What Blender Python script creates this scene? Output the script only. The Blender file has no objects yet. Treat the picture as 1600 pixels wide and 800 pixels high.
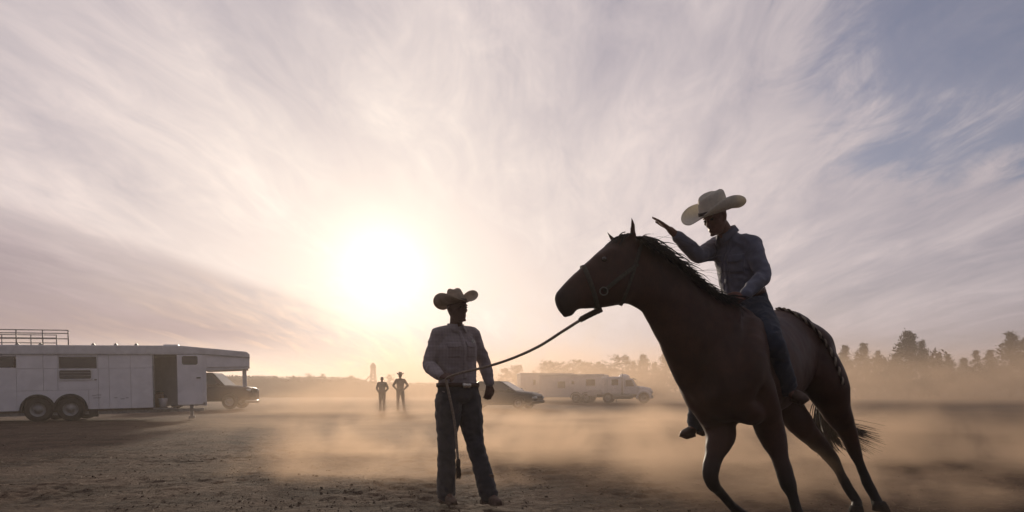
import bpy, bmesh, math, random
import numpy as np
from mathutils import Vector, Matrix, noise
from mathutils.bvhtree import BVHTree

R = math.radians
sc = bpy.context.scene
col = sc.collection

# ------------------------------------------------------------------ camera
FPX, HOR, CAMH = 1000.0, 610.0, 0.98          # focal length in photo pixels, horizon row, eye height
cam_d = bpy.data.cameras.new('camera'); cam = bpy.data.objects.new('camera', cam_d); col.objects.link(cam)
cam.location = (0, 0, CAMH); cam.rotation_euler = (R(90), 0, 0)
cam_d.sensor_width = 36; cam_d.lens = 36*FPX/1600; cam_d.shift_y = (HOR-400)/1600
cam_d.clip_start = 0.05; cam_d.clip_end = 20000
sc.camera = cam

# ------------------------------------------------------------------ light, sky, exposure
SUN_EL = math.atan(187/1018.0); SUN_AZ = math.atan2(-203, 1000)   # azimuth from +Y, negative to the left
SUN = Vector((math.sin(SUN_AZ)*math.cos(SUN_EL), math.cos(SUN_AZ)*math.cos(SUN_EL), math.sin(SUN_EL)))
sun_d = bpy.data.lights.new('sun', 'SUN'); sun = bpy.data.objects.new('sun', sun_d); col.objects.link(sun)
sun_d.energy = 3.8; sun_d.angle = R(4.0); sun_d.color = (1.0, 0.84, 0.66)
sun.rotation_euler = SUN.to_track_quat('Z', 'Y').to_euler()
sun.location = (0, 0, 60)
sc.view_settings.view_transform = 'Standard'; sc.view_settings.look = 'None'
sc.view_settings.exposure = 0.0; sc.view_settings.gamma = 1.0
sc.view_settings.use_curve_mapping = False
sc.render.engine = 'CYCLES'
cy = sc.cycles
cy.use_denoising = True
cy.max_bounces = 6; cy.diffuse_bounces = 3; cy.glossy_bounces = 3; cy.transmission_bounces = 4
cy.volume_bounces = 0; cy.transparent_max_bounces = 8
cy.volume_step_rate = 1.0; cy.volume_max_steps = 64; cy.use_adaptive_sampling = True; cy.adaptive_threshold = 0.02
cy.caustics_reflective = False; cy.caustics_refractive = False
cy.sample_clamp_indirect = 8

class NT:
    """small helper to write node trees as expressions"""
    def __init__(s, tree): s.t = tree; s.n = tree.nodes; s.l = tree.links
    def node(s, typ, **kw):
        n = s.n.new(typ)
        for k, v in kw.items(): setattr(n, k, v)
        return n
    def put(s, sock, v):
        if isinstance(v, bpy.types.NodeSocket): s.l.new(v, sock)
        elif v is not None:
            if hasattr(sock, 'default_value') and isinstance(v, (tuple, list)) and len(v) == 3 and sock.type == 'RGBA': v = (*v, 1)
            sock.default_value = v
    def m(s, op, a, b=None, c=None, clamp=False):
        n = s.node('ShaderNodeMath', operation=op, use_clamp=clamp)
        for i, v in enumerate((a, b, c)):
            if v is not None: s.put(n.inputs[i], v)
        return n.outputs[0]
    def v(s, op, a, b=None, scale=None):
        n = s.node('ShaderNodeVectorMath', operation=op)
        s.put(n.inputs[0], a)
        if b is not None: s.put(n.inputs[1], b)
        if scale is not None: s.put(n.inputs['Scale'], scale)
        return n.outputs['Value'] if op in ('DOT_PRODUCT', 'LENGTH', 'DISTANCE') else n.outputs['Vector']
    def xyz(s, a):
        n = s.node('ShaderNodeSeparateXYZ'); s.put(n.inputs[0], a); return n.outputs
    def cxyz(s, x, y, z):
        n = s.node('ShaderNodeCombineXYZ')
        for i, q in enumerate((x, y, z)): s.put(n.inputs[i], q)
        return n.outputs[0]
    def noise(s, vec, scale, detail=4, rough=0.55, dist=0.0):
        n = s.node('ShaderNodeTexNoise'); s.put(n.inputs['Vector'], vec)
        n.inputs['Scale'].default_value = scale; n.inputs['Detail'].default_value = detail
        n.inputs['Roughness'].default_value = rough; n.inputs['Distortion'].default_value = dist
        return n.outputs['Fac']
    def rng(s, val, a, b, c=0.0, d=1.0, typ='SMOOTHSTEP'):
        n = s.node('ShaderNodeMapRange', interpolation_type=typ, clamp=True) if typ == 'LINEAR' else s.node('ShaderNodeMapRange', interpolation_type=typ)
        s.put(n.inputs[0], val)
        for i, q in enumerate((a, b, c, d)): n.inputs[i+1].default_value = q
        return n.outputs[0]
    def ramp(s, fac, stops, interp='LINEAR'):
        n = s.node('ShaderNodeValToRGB'); s.put(n.inputs[0], fac)
        cr = n.color_ramp; cr.interpolation = interp
        while len(cr.elements) < len(stops): cr.elements.new(0.5)
        for e, (p, c) in zip(cr.elements, stops): e.position = p; e.color = (*c, 1)
        return n.outputs[0]
    def mix(s, f, a, b, mode='MIX'):
        n = s.node('ShaderNodeMix', data_type='RGBA', blend_type=mode)
        s.put(n.inputs[0], f); s.put(n.inputs[6], a); s.put(n.inputs[7], b)
        return n.outputs[2]

def build_sky():
    w = bpy.data.worlds.new('World'); sc.world = w; w.use_nodes = True
    w.node_tree.nodes.clear(); k = NT(w.node_tree)
    d = k.v('NORMALIZE', k.node('ShaderNodeTexCoord').outputs['Generated'])
    x, y, z = k.xyz(d)
    sky = k.node('ShaderNodeTexSky', sky_type='NISHITA', sun_disc=False)
    sky.sun_elevation = SUN_EL; sky.sun_rotation = SUN_AZ; sky.dust_density = 2.0
    blue = k.mix(1.0, sky.outputs[0], (0.66, 0.68, 0.88), 'MULTIPLY')
    # angle from the sun
    th = k.m('ARCCOSINE', k.m('MINIMUM', k.v('DOT_PRODUCT', d, tuple(SUN)), 0.99999))
    t = k.m('DIVIDE', th, math.pi)
    g = lambda r, gg, b: (r, gg, b)
    veil = k.ramp(t, [(0.0, g(1.0, .89, .77)), (0.03, g(.93, .825, .74)), (0.055, g(.855, .76, .71)), (0.09, g(.77, .68, .655)), (0.14, g(.665, .585, .59)),
                      (0.22, g(.515, .46, .49)), (0.33, g(.37, .338, .385)), (0.5, g(.265, .25, .285)), (1.0, g(.205, .20, .235))])
    core = k.m('MULTIPLY', k.m('EXPONENT', k.m('MULTIPLY', k.m('POWER', k.m('DIVIDE', th, 0.050), 1.4), -1.0)), 1.0)
    # cirrus laid out on a high plane so that the streaks converge at the horizon
    zz = k.m('ADD', k.m('MAXIMUM', z, 0.0), 0.20)
    px, py = k.m('DIVIDE', x, zz), k.m('DIVIDE', y, zz)
    P = k.cxyz(px, py, 0.0)
    wv = k.v('SCALE', k.v('SUBTRACT', k.node('ShaderNodeTexNoise').outputs['Color'], (.5, .5, .5)), scale=0.0)
    warp = k.node('ShaderNodeTexNoise'); k.put(warp.inputs['Vector'], P); warp.inputs['Scale'].default_value = 0.9; warp.inputs['Detail'].default_value = 3
    Pw = k.v('ADD', P, k.v('SCALE', k.v('SUBTRACT', warp.outputs['Color'], (.5, .5, .5)), scale=0.30))
    qx, qy, _ = k.xyz(Pw)
    fan = k.m('ADD', qx, k.m('MULTIPLY', k.m('SUBTRACT', qx, 0.35), k.m('MULTIPLY', qy, 0.18)))
    streak = k.noise(k.cxyz(k.m('MULTIPLY', fan, 2.1), k.m('MULTIPLY', qy, 0.85), 3.7), 1.0, 8, 0.60, 0.5)
    fine = k.noise(k.cxyz(k.m('MULTIPLY', fan, 6.0), k.m('MULTIPLY', qy, 3.0), 9.1), 1.0, 8, 0.64, 0.9)
    broad = k.noise(k.cxyz(k.m('MULTIPLY', fan, 0.9), k.m('MULTIPLY', qy, 0.5), 1.3), 1.0, 4, 0.5)
    rays = k.noise(k.cxyz(k.m('MULTIPLY', fan, 4.2), k.m('MULTIPLY', qy, 0.22), 6.4), 1.0, 4, 0.5, 0.2)
    tex = k.m('ADD', k.m('MULTIPLY', k.m('SUBTRACT', rays, 0.5), 0.40), k.m('ADD', k.m('MULTIPLY', k.m('SUBTRACT', streak, 0.5), 0.85), k.m('ADD', k.m('MULTIPLY', k.m('SUBTRACT', fine, 0.5), 0.58), k.m('MULTIPLY', k.m('SUBTRACT', broad, 0.5), 0.6))))
    # thickness 0..1 : thick parts brighter towards the sun side, thin parts show the blue
    cover = k.m('ADD', 0.95, k.m('MULTIPLY', tex, 0.5), clamp=True)
    # a gap of clear air in the high sky to the right
    gapd = Vector((0.80, 1.0, 0.55)).normalized()
    gd = k.m('SUBTRACT', 1.0, k.v('DOT_PRODUCT', d, tuple(gapd)))
    gap = k.rng(k.m('ADD', gd, k.m('ADD', k.m('MULTIPLY', tex, 0.10), k.rng(z, .30, .16, 0.0, .05, 'LINEAR'))), 0.0, 0.028, 1.0, 0.0)
    cover = k.m('SUBTRACT', cover, k.m('MULTIPLY', gap, 0.68), clamp=True)
    veil = k.v('MULTIPLY', veil, k.v('ADD', (1, 1, 1), k.v('MULTIPLY', k.cxyz(tex, tex, tex), (1.0, .94, .74))))
    # grey stratus sheet low in the west, in long flat bands
    az = k.m('ARCTAN2', x, y)
    bn = k.noise(k.cxyz(k.m('MULTIPLY', az, 2.6), k.m('ADD', k.m('MULTIPLY', z, 15.0), k.m('MULTIPLY', az, 3.2)), 5.2), 1.0, 6, 0.55, 0.35)
    zb = k.m('MULTIPLY_ADD', az, -0.16, 0.085)
    bz = k.m('SUBTRACT', k.m('ADD', z, k.m('MULTIPLY', k.m('SUBTRACT', bn, .5), .14)), zb)
    band = k.m('MULTIPLY', k.m('MULTIPLY', k.rng(bz, -.035, .045, 1.0, 0.0), k.rng(z, .025, .085)), k.m('MULTIPLY', k.rng(az, -0.46, -0.16, 1.0, 0.0), k.rng(bn, .22, .52, .45, 1.0)))
    low = k.m('MULTIPLY', k.rng(k.m('ADD', z, k.m('MULTIPLY', k.m('SUBTRACT', bn, .5), .10)), .035, .135, 1.0, 0.0), k.rng(z, -.02, .03, .75, 1.0))
    dk = k.m('ADD', k.m('MULTIPLY', band, .60), k.m('MULTIPLY', low, .26))
    veil = k.v('MULTIPLY', veil, k.v('SUBTRACT', (1, 1, 1), k.v('MULTIPLY', k.cxyz(dk, dk, dk), (1.0, 1.02, .88))))
    blue_s = k.v('SCALE', blue, scale=1.0)
    veil10 = k.v('SCALE', k.v('ADD', veil, k.v('MULTIPLY', k.cxyz(core, core, core), (1.0, 0.88, 0.70))), scale=10.0)
    c = k.mix(cover, blue_s, veil10)
    bg = k.node('ShaderNodeBackground'); k.put(bg.inputs[0], c); bg.inputs[1].default_value = 0.1
    k.l.new(bg.outputs[0], k.node('ShaderNodeOutputWorld').inputs[0])
build_sky()

# ------------------------------------------------------------------ helpers
def at(px, py, Y):
    """the point at depth Y that the photograph shows at pixel (px, py)"""
    return Vector(((px-800)/FPX*Y, Y, CAMH+(HOR-py)/FPX*Y))

def tag(o, label=None, cat=None, group=None, kind=None):
    if label: o['label'] = label
    if cat: o['category'] = cat
    if group: o['group'] = group
    if kind: o['kind'] = kind
    return o

def thing(name, label, cat, loc=(0, 0, 0), rz=0.0, group=None):
    o = bpy.data.objects.new(name, None); col.objects.link(o)
    o.location = loc; o.rotation_euler = (0, 0, rz); o.empty_display_size = 0.2
    return tag(o, label, cat, group)

def link(name, me, mat=None, parent=None, smooth=True):
    o = bpy.data.objects.new(name, me); col.objects.link(o)
    if mat is not None and not me.materials: me.materials.append(mat)
    if smooth and len(me.polygons): me.polygons.foreach_set('use_smooth', [True]*len(me.polygons))
    if parent is not None: o.parent = parent
    return o

def wlink(name, me, mat, parent, smooth=True):
    """mesh given in world coordinates, parented to a thing without moving"""
    o = link(name, me, mat, parent, smooth)
    L = Matrix.LocRotScale(parent.location, parent.rotation_euler, None) if parent.parent is None else WM(parent)
    o.matrix_parent_inverse = L.inverted()
    return o
def WM(o):
    M = Matrix.LocRotScale(o.location, o.rotation_euler, o.scale)
    return M if o.parent is None else WM(o.parent) @ o.matrix_parent_inverse @ M

class MB:
    """collects geometry into one mesh"""
    def __init__(s): s.v = []; s.f = []; s.m = []
    def add(s, vs, fs, mi=0):
        b = len(s.v); s.v += [tuple(v) for v in vs]; s.f += [tuple(i+b for i in f) for f in fs]; s.m += [mi]*len(fs); return s
    def box(s, x0, x1, y0, y1, z0, z1, M=None, mi=0):
        vs = [Vector(p) for p in ((x0,y0,z0),(x1,y0,z0),(x1,y1,z0),(x0,y1,z0),(x0,y0,z1),(x1,y0,z1),(x1,y1,z1),(x0,y1,z1))]
        if M is not None: vs = [M @ v for v in vs]
        return s.add(vs, [(0,3,2,1),(4,5,6,7),(0,1,5,4),(1,2,6,5),(2,3,7,6),(3,0,4,7)], mi)
    def prism(s, pts, y0, y1, mi=0, axis='y'):
        """outline pts (x, z) extruded along y"""
        n = len(pts)
        vs = [(p[0], y0, p[1]) for p in pts] + [(p[0], y1, p[1]) for p in pts]
        fs = [tuple(range(n)), tuple(reversed(range(n, 2*n)))] + [(i, i+n, (i+1) % n+n, (i+1) % n) for i in range(n)]
        return s.add(vs, fs, mi)
    def loft(s, secs, n=16, mi=0, cap=True, sq=1.0):
        vs, fs = [], []
        for c, a, b in secs:
            for i in range(n):
                t = 2*math.pi*i/n; ct, st = math.cos(t), math.sin(t)
                if sq != 1.0:
                    ct = math.copysign(abs(ct)**sq, ct); st = math.copysign(abs(st)**sq, st)
                vs.append(c + a*ct + b*st)
        for j in range(len(secs)-1):
            for i in range(n):
                k = (i+1) % n
                fs.append((j*n+i, j*n+k, (j+1)*n+k, (j+1)*n+i))
        if cap:
            q = len(vs); vs += [secs[0][0], secs[-1][0]]; e = (len(secs)-1)*n
            for i in range(n):
                k = (i+1) % n
                fs.append((q, k, i)); fs.append((q+1, e+i, e+k))
        return s.add(vs, fs, mi)
    def tube(s, pts, rad, n=10, mi=0, ref=None, flat=1.0, sub=1, round_ends=True, cap=True):
        pts = [Vector(p) for p in pts]
        rad = [(r if isinstance(r, (tuple, list)) else (r, r*flat)) for r in rad]
        if sub > 1: pts, rad = spline(pts, rad, sub)
        if round_ends:
            d0 = (pts[0]-pts[1]).normalized(); d1 = (pts[-1]-pts[-2]).normalized(); r0, r1 = rad[0], rad[-1]
            m0, m1 = min(r0), min(r1)
            pts = [pts[0]+d0*m0*.95, pts[0]+d0*m0*.6] + pts + [pts[-1]+d1*m1*.6, pts[-1]+d1*m1*.95]
            rad = [tuple(q*.3 for q in r0), tuple(q*.78 for q in r0)] + rad + [tuple(q*.78 for q in r1), tuple(q*.3 for q in r1)]
        return s.loft(frames(pts, rad, ref), n, mi, cap)
    def mesh(s, name='mesh', mats=None):
        me = bpy.data.meshes.new(name); me.from_pydata(s.v, [], s.f); me.update()
        if mats:
            for m in mats: me.materials.append(m)
            me.polygons.foreach_set('material_index', s.m)
        return me
    def fix(s, name='mesh'):
        me = s.mesh(name); bm = bmesh.new(); bm.from_mesh(me); bmesh.ops.recalc_face_normals(bm, faces=bm.faces); bm.to_mesh(me); bm.free(); return me

def frames(pts, rad, ref=None):
    out = []; prev = None
    for i, p in enumerate(pts):
        t = (pts[min(i+1, len(pts)-1)] - pts[max(i-1, 0)])
        t = t.normalized() if t.length > 1e-9 else Vector((0, 0, 1))
        if ref is not None: a = Vector(ref) - t*Vector(ref).dot(t)
        elif prev is None:
            a = t.cross(Vector((0, 0, 1)))
            if a.length < .1: a = t.cross(Vector((0, 1, 0)))
        else: a = prev - t*prev.dot(t)
        a.normalize(); prev = a; b = t.cross(a)
        out.append((p, a*rad[i][0], b*rad[i][1]))
    return out

def spline(pts, rad, sub):
    P, Q = [], []; n = len(pts)
    for i in range(n-1):
        p0, p1, p2, p3 = pts[max(i-1, 0)], pts[i], pts[i+1], pts[min(i+2, n-1)]
        for k in range(sub):
            t = k/sub; t2, t3 = t*t, t*t*t
            P.append(.5*((2*p1)+(p2-p0)*t+(2*p0-5*p1+4*p2-p3)*t2+(3*p1-p0-3*p2+p3)*t3))
            s_ = t*t*(3-2*t)
            Q.append(tuple(a+(b-a)*s_ for a, b in zip(rad[i], rad[i+1])))
    P.append(pts[-1]); Q.append(rad[-1]); return P, Q

def smooth_np(me, it, fac=0.5):
    n = len(me.vertices); v = np.empty(n*3); me.vertices.foreach_get('co', v); v = v.reshape(-1, 3)
    e = np.empty(len(me.edges)*2, dtype=np.int64); me.edges.foreach_get('vertices', e); e = e.reshape(-1, 2)
    cnt = np.bincount(e.ravel(), minlength=n)[:, None].clip(1)
    for _ in range(it):
        s = np.zeros_like(v)
        for a, b in ((0, 1), (1, 0)):
            for c in range(3): s[:, c] += np.bincount(e[:, a], weights=v[e[:, b], c], minlength=n)
        v = v+(s/cnt-v)*fac
    me.vertices.foreach_set('co', v.ravel()); me.update()

def fuse(mb, voxel, smooth=4, name='body'):
    """join overlapping closed shapes into one continuous skin"""
    me = mb.fix('tmp'); ob = bpy.data.objects.new('tmp', me); col.objects.link(ob)
    md = ob.modifiers.new('r', 'REMESH'); md.mode = 'VOXEL'; md.voxel_size = voxel
    dg = bpy.context.evaluated_depsgraph_get(); dg.update()
    out = bpy.data.meshes.new_from_object(ob.evaluated_get(dg)); out.name = name
    bpy.data.objects.remove(ob); bpy.data.meshes.remove(me)
    out.materials.clear(); smooth_np(out, smooth)
    return out

def wrinkle(me, amp, scale, stretch=(1, 1, 1), seed=0.0, amp2=None):
    n = len(me.vertices); no = [v.normal.copy() for v in me.vertices]
    for v, q in zip(me.vertices, no):
        p = Vector((v.co.x*stretch[0], v.co.y*stretch[1], v.co.z*stretch[2]))*scale + Vector((seed, seed, seed))
        d = noise.noise(p + 0.6*noise.noise_vector(p*0.5))
        d = (1-abs(d)*2.2)*0.6 + noise.noise(p*2.3)*0.25
        v.co += q*(d*amp)
    me.update()

def bvh_of(me): return BVHTree.FromPolygons([v.co for v in me.vertices], [p.vertices for p in me.polygons])

def wrap_strap(bvh, c, e1, e2, w, thick, a0=0, a1=360, steps=40, off=0.004, Rr=0.6, axis=None):
    """a flat strap laid round a body in the plane (e1, e2) through c"""
    e1 = e1.normalized(); e2 = (e2-e1*e2.dot(e1)).normalized(); ax = e1.cross(e2) if axis is None else axis
    pts, nrm = [], []
    for i in range(steps+1):
        t = R(a0+(a1-a0)*i/steps); d = e1*math.cos(t)+e2*math.sin(t)
        h = bvh.ray_cast(c+d*Rr, -d)
        if h[0] is None: continue
        pts.append(h[0]+d*off); nrm.append(d)
    mb = MB(); vs, fs = [], []
    for p, d in zip(pts, nrm):
        vs += [p-ax*w/2, p+ax*w/2, p+ax*w/2+d*thick, p-ax*w/2+d*thick]
    for i in range(len(pts)-1):
        b = i*4
        for k in range(4): fs.append((b+k, b+(k+1) % 4, b+4+(k+1) % 4, b+4+k))
    e = (len(pts)-1)*4
    fs += [(3, 2, 1, 0), (e, e+1, e+2, e+3)]
    mb.add(vs, fs); return mb.fix('strap'), pts

def patch(bvh, c, right, up, w, h, thick=0.004, off=0.002, nu=8, nv=8, shape=None, dist=0.4):
    """a flat piece of cloth or metal laid onto a surface"""
    right = right.normalized(); up = (up-right*up.dot(right)).normalized(); nn = right.cross(up)
    g0, g1 = [], []
    for j in range(nv+1):
        for i in range(nu+1):
            a, b = i/nu-.5, j/nv-.5
            if shape: a, b = shape(a, b)
            p = c+right*(a*w)+up*(b*h)
            hit = bvh.ray_cast(p+nn*dist, -nn)
            q = hit[0] if hit[0] is not None else p
            g0.append(q+nn*(off-thick)); g1.append(q+nn*(off+thick))
    N = (nu+1)*(nv+1); fs = []
    id_ = lambda i, j, k: k*N+j*(nu+1)+i
    for j in range(nv):
        for i in range(nu):
            fs.append((id_(i,j,1), id_(i+1,j,1), id_(i+1,j+1,1), id_(i,j+1,1)))
            fs.append((id_(i,j,0), id_(i,j+1,0), id_(i+1,j+1,0), id_(i+1,j,0)))
    for i in range(nu):
        fs.append((id_(i,0,0), id_(i+1,0,0), id_(i+1,0,1), id_(i,0,1))); fs.append((id_(i,nv,0), id_(i,nv,1), id_(i+1,nv,1), id_(i+1,nv,0)))
    for j in range(nv):
        fs.append((id_(0,j,0), id_(0,j,1), id_(0,j+1,1), id_(0,j+1,0))); fs.append((id_(nu,j,0), id_(nu,j+1,0), id_(nu,j+1,1), id_(nu,j,1)))
    return MB().add(g0+g1, fs).fix('patch')

MATS = {}
def mat(name, base, rough=0.7, var=0.0, vscale=6.0, bump=0.0, bscale=40.0, metal=0.0, spec=0.3, dark=None, sheen=0.0, coord='Object', stretch=(1,1,1), trans=0.0, coat=0.0):
    if name in MATS: return MATS[name]
    m = bpy.data.materials.new(name); m.use_nodes = True; k = NT(m.node_tree); m.node_tree.nodes.clear()
    b = k.node('ShaderNodeBsdfPrincipled'); o = k.node('ShaderNodeOutputMaterial')
    b.inputs['Roughness'].default_value = rough; b.inputs['Metallic'].default_value = metal
    b.inputs['Specular IOR Level'].default_value = spec; b.inputs['Sheen Weight'].default_value = sheen
    b.inputs['Coat Weight'].default_value = coat
    co = k.v('MULTIPLY', k.node('ShaderNodeTexCoord').outputs[coord], stretch)
    if var:
        dk = dark or tuple(c*(1-var) for c in base); lt = tuple(min(1, c*(1+var*.6)) for c in base)
        k.put(b.inputs['Base Color'], k.mix(k.rng(k.noise(co, vscale, 6, .6, .3), .3, .7), dk, lt))
        k.put(b.inputs['Roughness'], k.rng(k.noise(co, vscale*2.3, 4), .3, .7, max(.05, rough-.12), min(1, rough+.12)))
    else: b.inputs['Base Color'].default_value = (*base, 1)
    if bump:
        bp = k.node('ShaderNodeBump'); bp.inputs['Strength'].default_value = bump; bp.inputs['Distance'].default_value = 0.01
        k.put(bp.inputs['Height'], k.noise(co, bscale, 5, .6)); k.put(b.inputs['Normal'], bp.outputs[0])
    out = b.outputs[0]
    if trans:
        tr = k.node('ShaderNodeBsdfTranslucent'); tr.inputs[0].default_value = (*base, 1)
        mx = k.node('ShaderNodeMixShader'); mx.inputs[0].default_value = trans
        k.l.new(out, mx.inputs[1]); k.l.new(tr.outputs[0], mx.inputs[2]); out = mx.outputs[0]
    k.l.new(out, o.inputs[0]); MATS[name] = m; return m

def glass(name, tint=(.02, .022, .024), rough=.08):
    """dark tinted vehicle glass"""
    if name in MATS: return MATS[name]
    m = mat(name, tint, rough, spec=.6); return m
# ------------------------------------------------------------------ ground
def ground_height(x, y):
    n = noise.noise
    h = 0.05*n(Vector((x*.12, y*.12, 1.7))) + 0.02*n(Vector((x*.5, y*.5, 4.1)))
    near = max(0.0, 1-abs(y-7)/16)
    if near > 0 and abs(x) < 22:
        p = Vector((x, y, 0))
        c = noise.fractal(p*Vector((4.2, 4.2, 1)).x, 1.0, 2.0, 4)
        m_ = .4+.9*max(0, noise.noise(p*.7+Vector((3, 1, 5)))+.25)
        h += near*m_*(0.022*c + 0.016*noise.noise(p*9) + .008*noise.noise(p*17))
    return h - 0.01

def axis_points(lo, hi, d0, d1, step, grow):
    a = list(np.arange(d0, d1, step)); s = step; x = d1
    while x < hi: a.append(x); s *= grow; x += s
    a.append(hi); s = step; x = d0; left = []
    while x > lo:
        s *= grow; x -= s; left.append(x)
    left[-1] = lo
    return list(reversed(left))+a

def build_ground():
    xs = axis_points(-4000, 4000, -5.0, 5.0, 0.042, 1.045); ys = axis_points(-60, 6000, 3.2, 11.5, 0.042, 1.045)
    vs = [(x, y, ground_height(x, y)) for y in ys for x in xs]
    W = len(xs); fs = [(j*W+i, j*W+i+1, (j+1)*W+i+1, (j+1)*W+i) for j in range(len(ys)-1) for i in range(W-1)]
    m = bpy.data.materials.new('dirt'); m.use_nodes = True; k = NT(m.node_tree); m.node_tree.nodes.clear()
    b = k.node('ShaderNodeBsdfPrincipled'); o = k.node('ShaderNodeOutputMaterial'); k.l.new(b.outputs[0], o.inputs[0])
    P = k.node('ShaderNodeNewGeometry').outputs['Position']
    big = k.noise(P, 0.16, 5, .6, .4); mid = k.noise(P, 1.3, 6, .62, .3); fin = k.noise(P, 16, 6, .7)
    c = k.mix(k.rng(mid, .36, .64), (.034, .020, .014), (.086, .053, .036))
    c = k.mix(k.m('MULTIPLY', k.rng(big, .45, .7), .6), c, (.118, .076, .049))
    pm = k.rng(k.noise(P, 2.7, 4, .6, .5), .40, .62, .12, 1.0)
    c = k.mix(k.m('MULTIPLY', k.rng(fin, .50, .72, 0, .85), pm), c, (.215, .150, .095))
    c = k.mix(k.rng(fin, .46, .24, 0, .8), c, (.035, .026, .022))
    k.put(b.inputs['Base Color'], c); b.inputs['Roughness'].default_value = .95; b.inputs['Specular IOR Level'].default_value = .1
    bp = k.node('ShaderNodeBump'); bp.inputs['Strength'].default_value = .9; bp.inputs['Distance'].default_value = .03
    k.put(bp.inputs['Height'], k.m('ADD', fin, k.m('MULTIPLY', mid, 1.5))); k.put(b.inputs['Normal'], bp.outputs[0])
    o = link('ground', MB().add(vs, fs).mesh('ground'), m); tag(o, 'dry trampled brown dirt of the open field', None, kind='structure')
build_ground()

def scatter(seed, n, fn):
    rnd = random.Random(seed); mb = MB()
    for _ in range(n):
        # more of them close to the camera, spread over the strip the field shows
        y = 3.3*(22/3.3)**(rnd.random()**0.9); x = rnd.uniform(-1.05, 1.05)*y
        if noise.noise(Vector((x*.9, y*.9, seed)))+.5*noise.noise(Vector((x*3, y*3, seed))) < rnd.uniform(-.45, .35): continue
        fn(mb, rnd, x, y)
    return mb
def clod(mb, r, x, y):
    s = r.uniform(.003, .009)*(1.9 if r.random() < .06 else 1); z = ground_height(x, y)
    vs = []; a0 = r.uniform(0, 6)
    for (h, q, m_) in ((-.3, .75, 5), (.45, .85, 5), (.9, .3, 5)):
        for i in range(5):
            a = a0+i*1.2566+h; u = q*r.uniform(.7, 1.3)
            vs.append((x+s*u*math.cos(a)*1.2, y+s*u*math.sin(a), z+s*h*r.uniform(.8, 1.2)))
    fs = [(j*5+i, j*5+(i+1) % 5, j*5+5+(i+1) % 5, j*5+5+i) for j in (0, 1) for i in range(5)] + [(10, 11, 12, 13, 14)]
    mb.add(vs, fs)
def straw(mb, r, x, y):
    z = ground_height(x, y)+.006; a = r.uniform(-.9, .9) + (math.pi/2 if r.random() < .2 else 0); L = r.uniform(.025, .085); w = r.uniform(.0012, .0028)
    d = Vector((math.cos(a), math.sin(a), r.uniform(-.02, .25)))*L; s = Vector((-math.sin(a), math.cos(a), 0))*w; u = Vector((0, 0, w)); p = Vector((x, y, z))
    mb.add([p-s, p+s, p+u, p+d-s, p+d+s, p+d+u], [(0, 1, 4, 3), (1, 2, 5, 4), (2, 0, 3, 5), (0, 2, 1), (3, 4, 5)])
o = link('dirt_clods', scatter(3, 13000, clod).mesh(), mat('clod', (.075, .05, .037), .95, .5, 20, coord='Object'), smooth=False); tag(o, 'loose clods of dry dirt on the field', None, kind='stuff')
o = link('dry_straw', scatter(5, 24000, straw).mesh(), mat('straw', (.20, .15, .095), .8, .45, 9), smooth=False); tag(o, 'bits of dry straw strewn over the dirt', None, kind='stuff')

# ------------------------------------------------------------------ people
M_SKIN_A = mat('skin_shade', (.12, .06, .042), .55, .2, 30, spec=.35)
M_SKIN_B = mat('skin_warm', (.17, .075, .052), .55, .2, 30, spec=.35)
M_DENIM = mat('denim', (.052, .050, .056), .9, .35, 9, .5, 260, sheen=.2)
M_DENIM2 = mat('dark_denim', (.022, .030, .050), .9, .35, 9, .5, 260, sheen=.2)
M_SHIRT_R = mat('blue_shirt', (.15, .16, .205), .85, .25, 7, .3, 220, sheen=.2)
M_LEATHER = mat('boot_leather', (.085, .05, .033), .55, .4, 14, .3, 60)
M_LEATHER2 = mat('dusty_leather', (.16, .11, .08), .75, .4, 14, .3, 60)
M_BELT = mat('belt_leather', (.07, .032, .02), .5, .3, 20)
M_STEEL = mat('bright_metal', (.55, .52, .46), .3, .2, 30, metal=.9)
M_FELT = mat('felt_hat', (.33, .265, .20), .9, .25, 12, .3, 120)
M_STRAWHAT = mat('straw_hat', (.76, .71, .60), .75, .14, 60, .5, 320, trans=.30)
M_BAND = mat('hat_band', (.03, .022, .018), .6)
M_HAIRD = mat('dark_hair', (.018, .012, .010), .6, .3, 60)
M_EYE = mat('eye_dark', (.02, .014, .012), .15, spec=.6)

def plaid():
    m = bpy.data.materials.new('plaid_shirt'); m.use_nodes = True; k = NT(m.node_tree); m.node_tree.nodes.clear()
    b = k.node('ShaderNodeBsdfPrincipled'); o = k.node('ShaderNodeOutputMaterial'); k.l.new(b.outputs[0], o.inputs[0])
    P = k.node('ShaderNodeTexCoord').outputs['Object']
    P = k.v('ADD', P, k.v('SCALE', P, scale=0.0)); x, y, z = k.xyz(P)
    st = lambda q, f: k.m('GREATER_THAN', k.m('SINE', k.m('MULTIPLY', q, f)), 0.35)
    g = k.m('ADD', st(k.m('ADD', x, k.m('MULTIPLY', y, .4)), 230), st(z, 230))
    c = k.mix(k.m('MULTIPLY', g, .5), (.31, .265, .265), (.26, .222, .23))
    c = k.mix(k.rng(k.noise(P, 6, 5), .35, .7, 0, .4), c, (.16, .13, .125))
    k.put(b.inputs['Base Color'], c); b.inputs['Roughness'].default_value = .88; b.inputs['Sheen Weight'].default_value = .2
    return m
M_PLAID = plaid()

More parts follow.
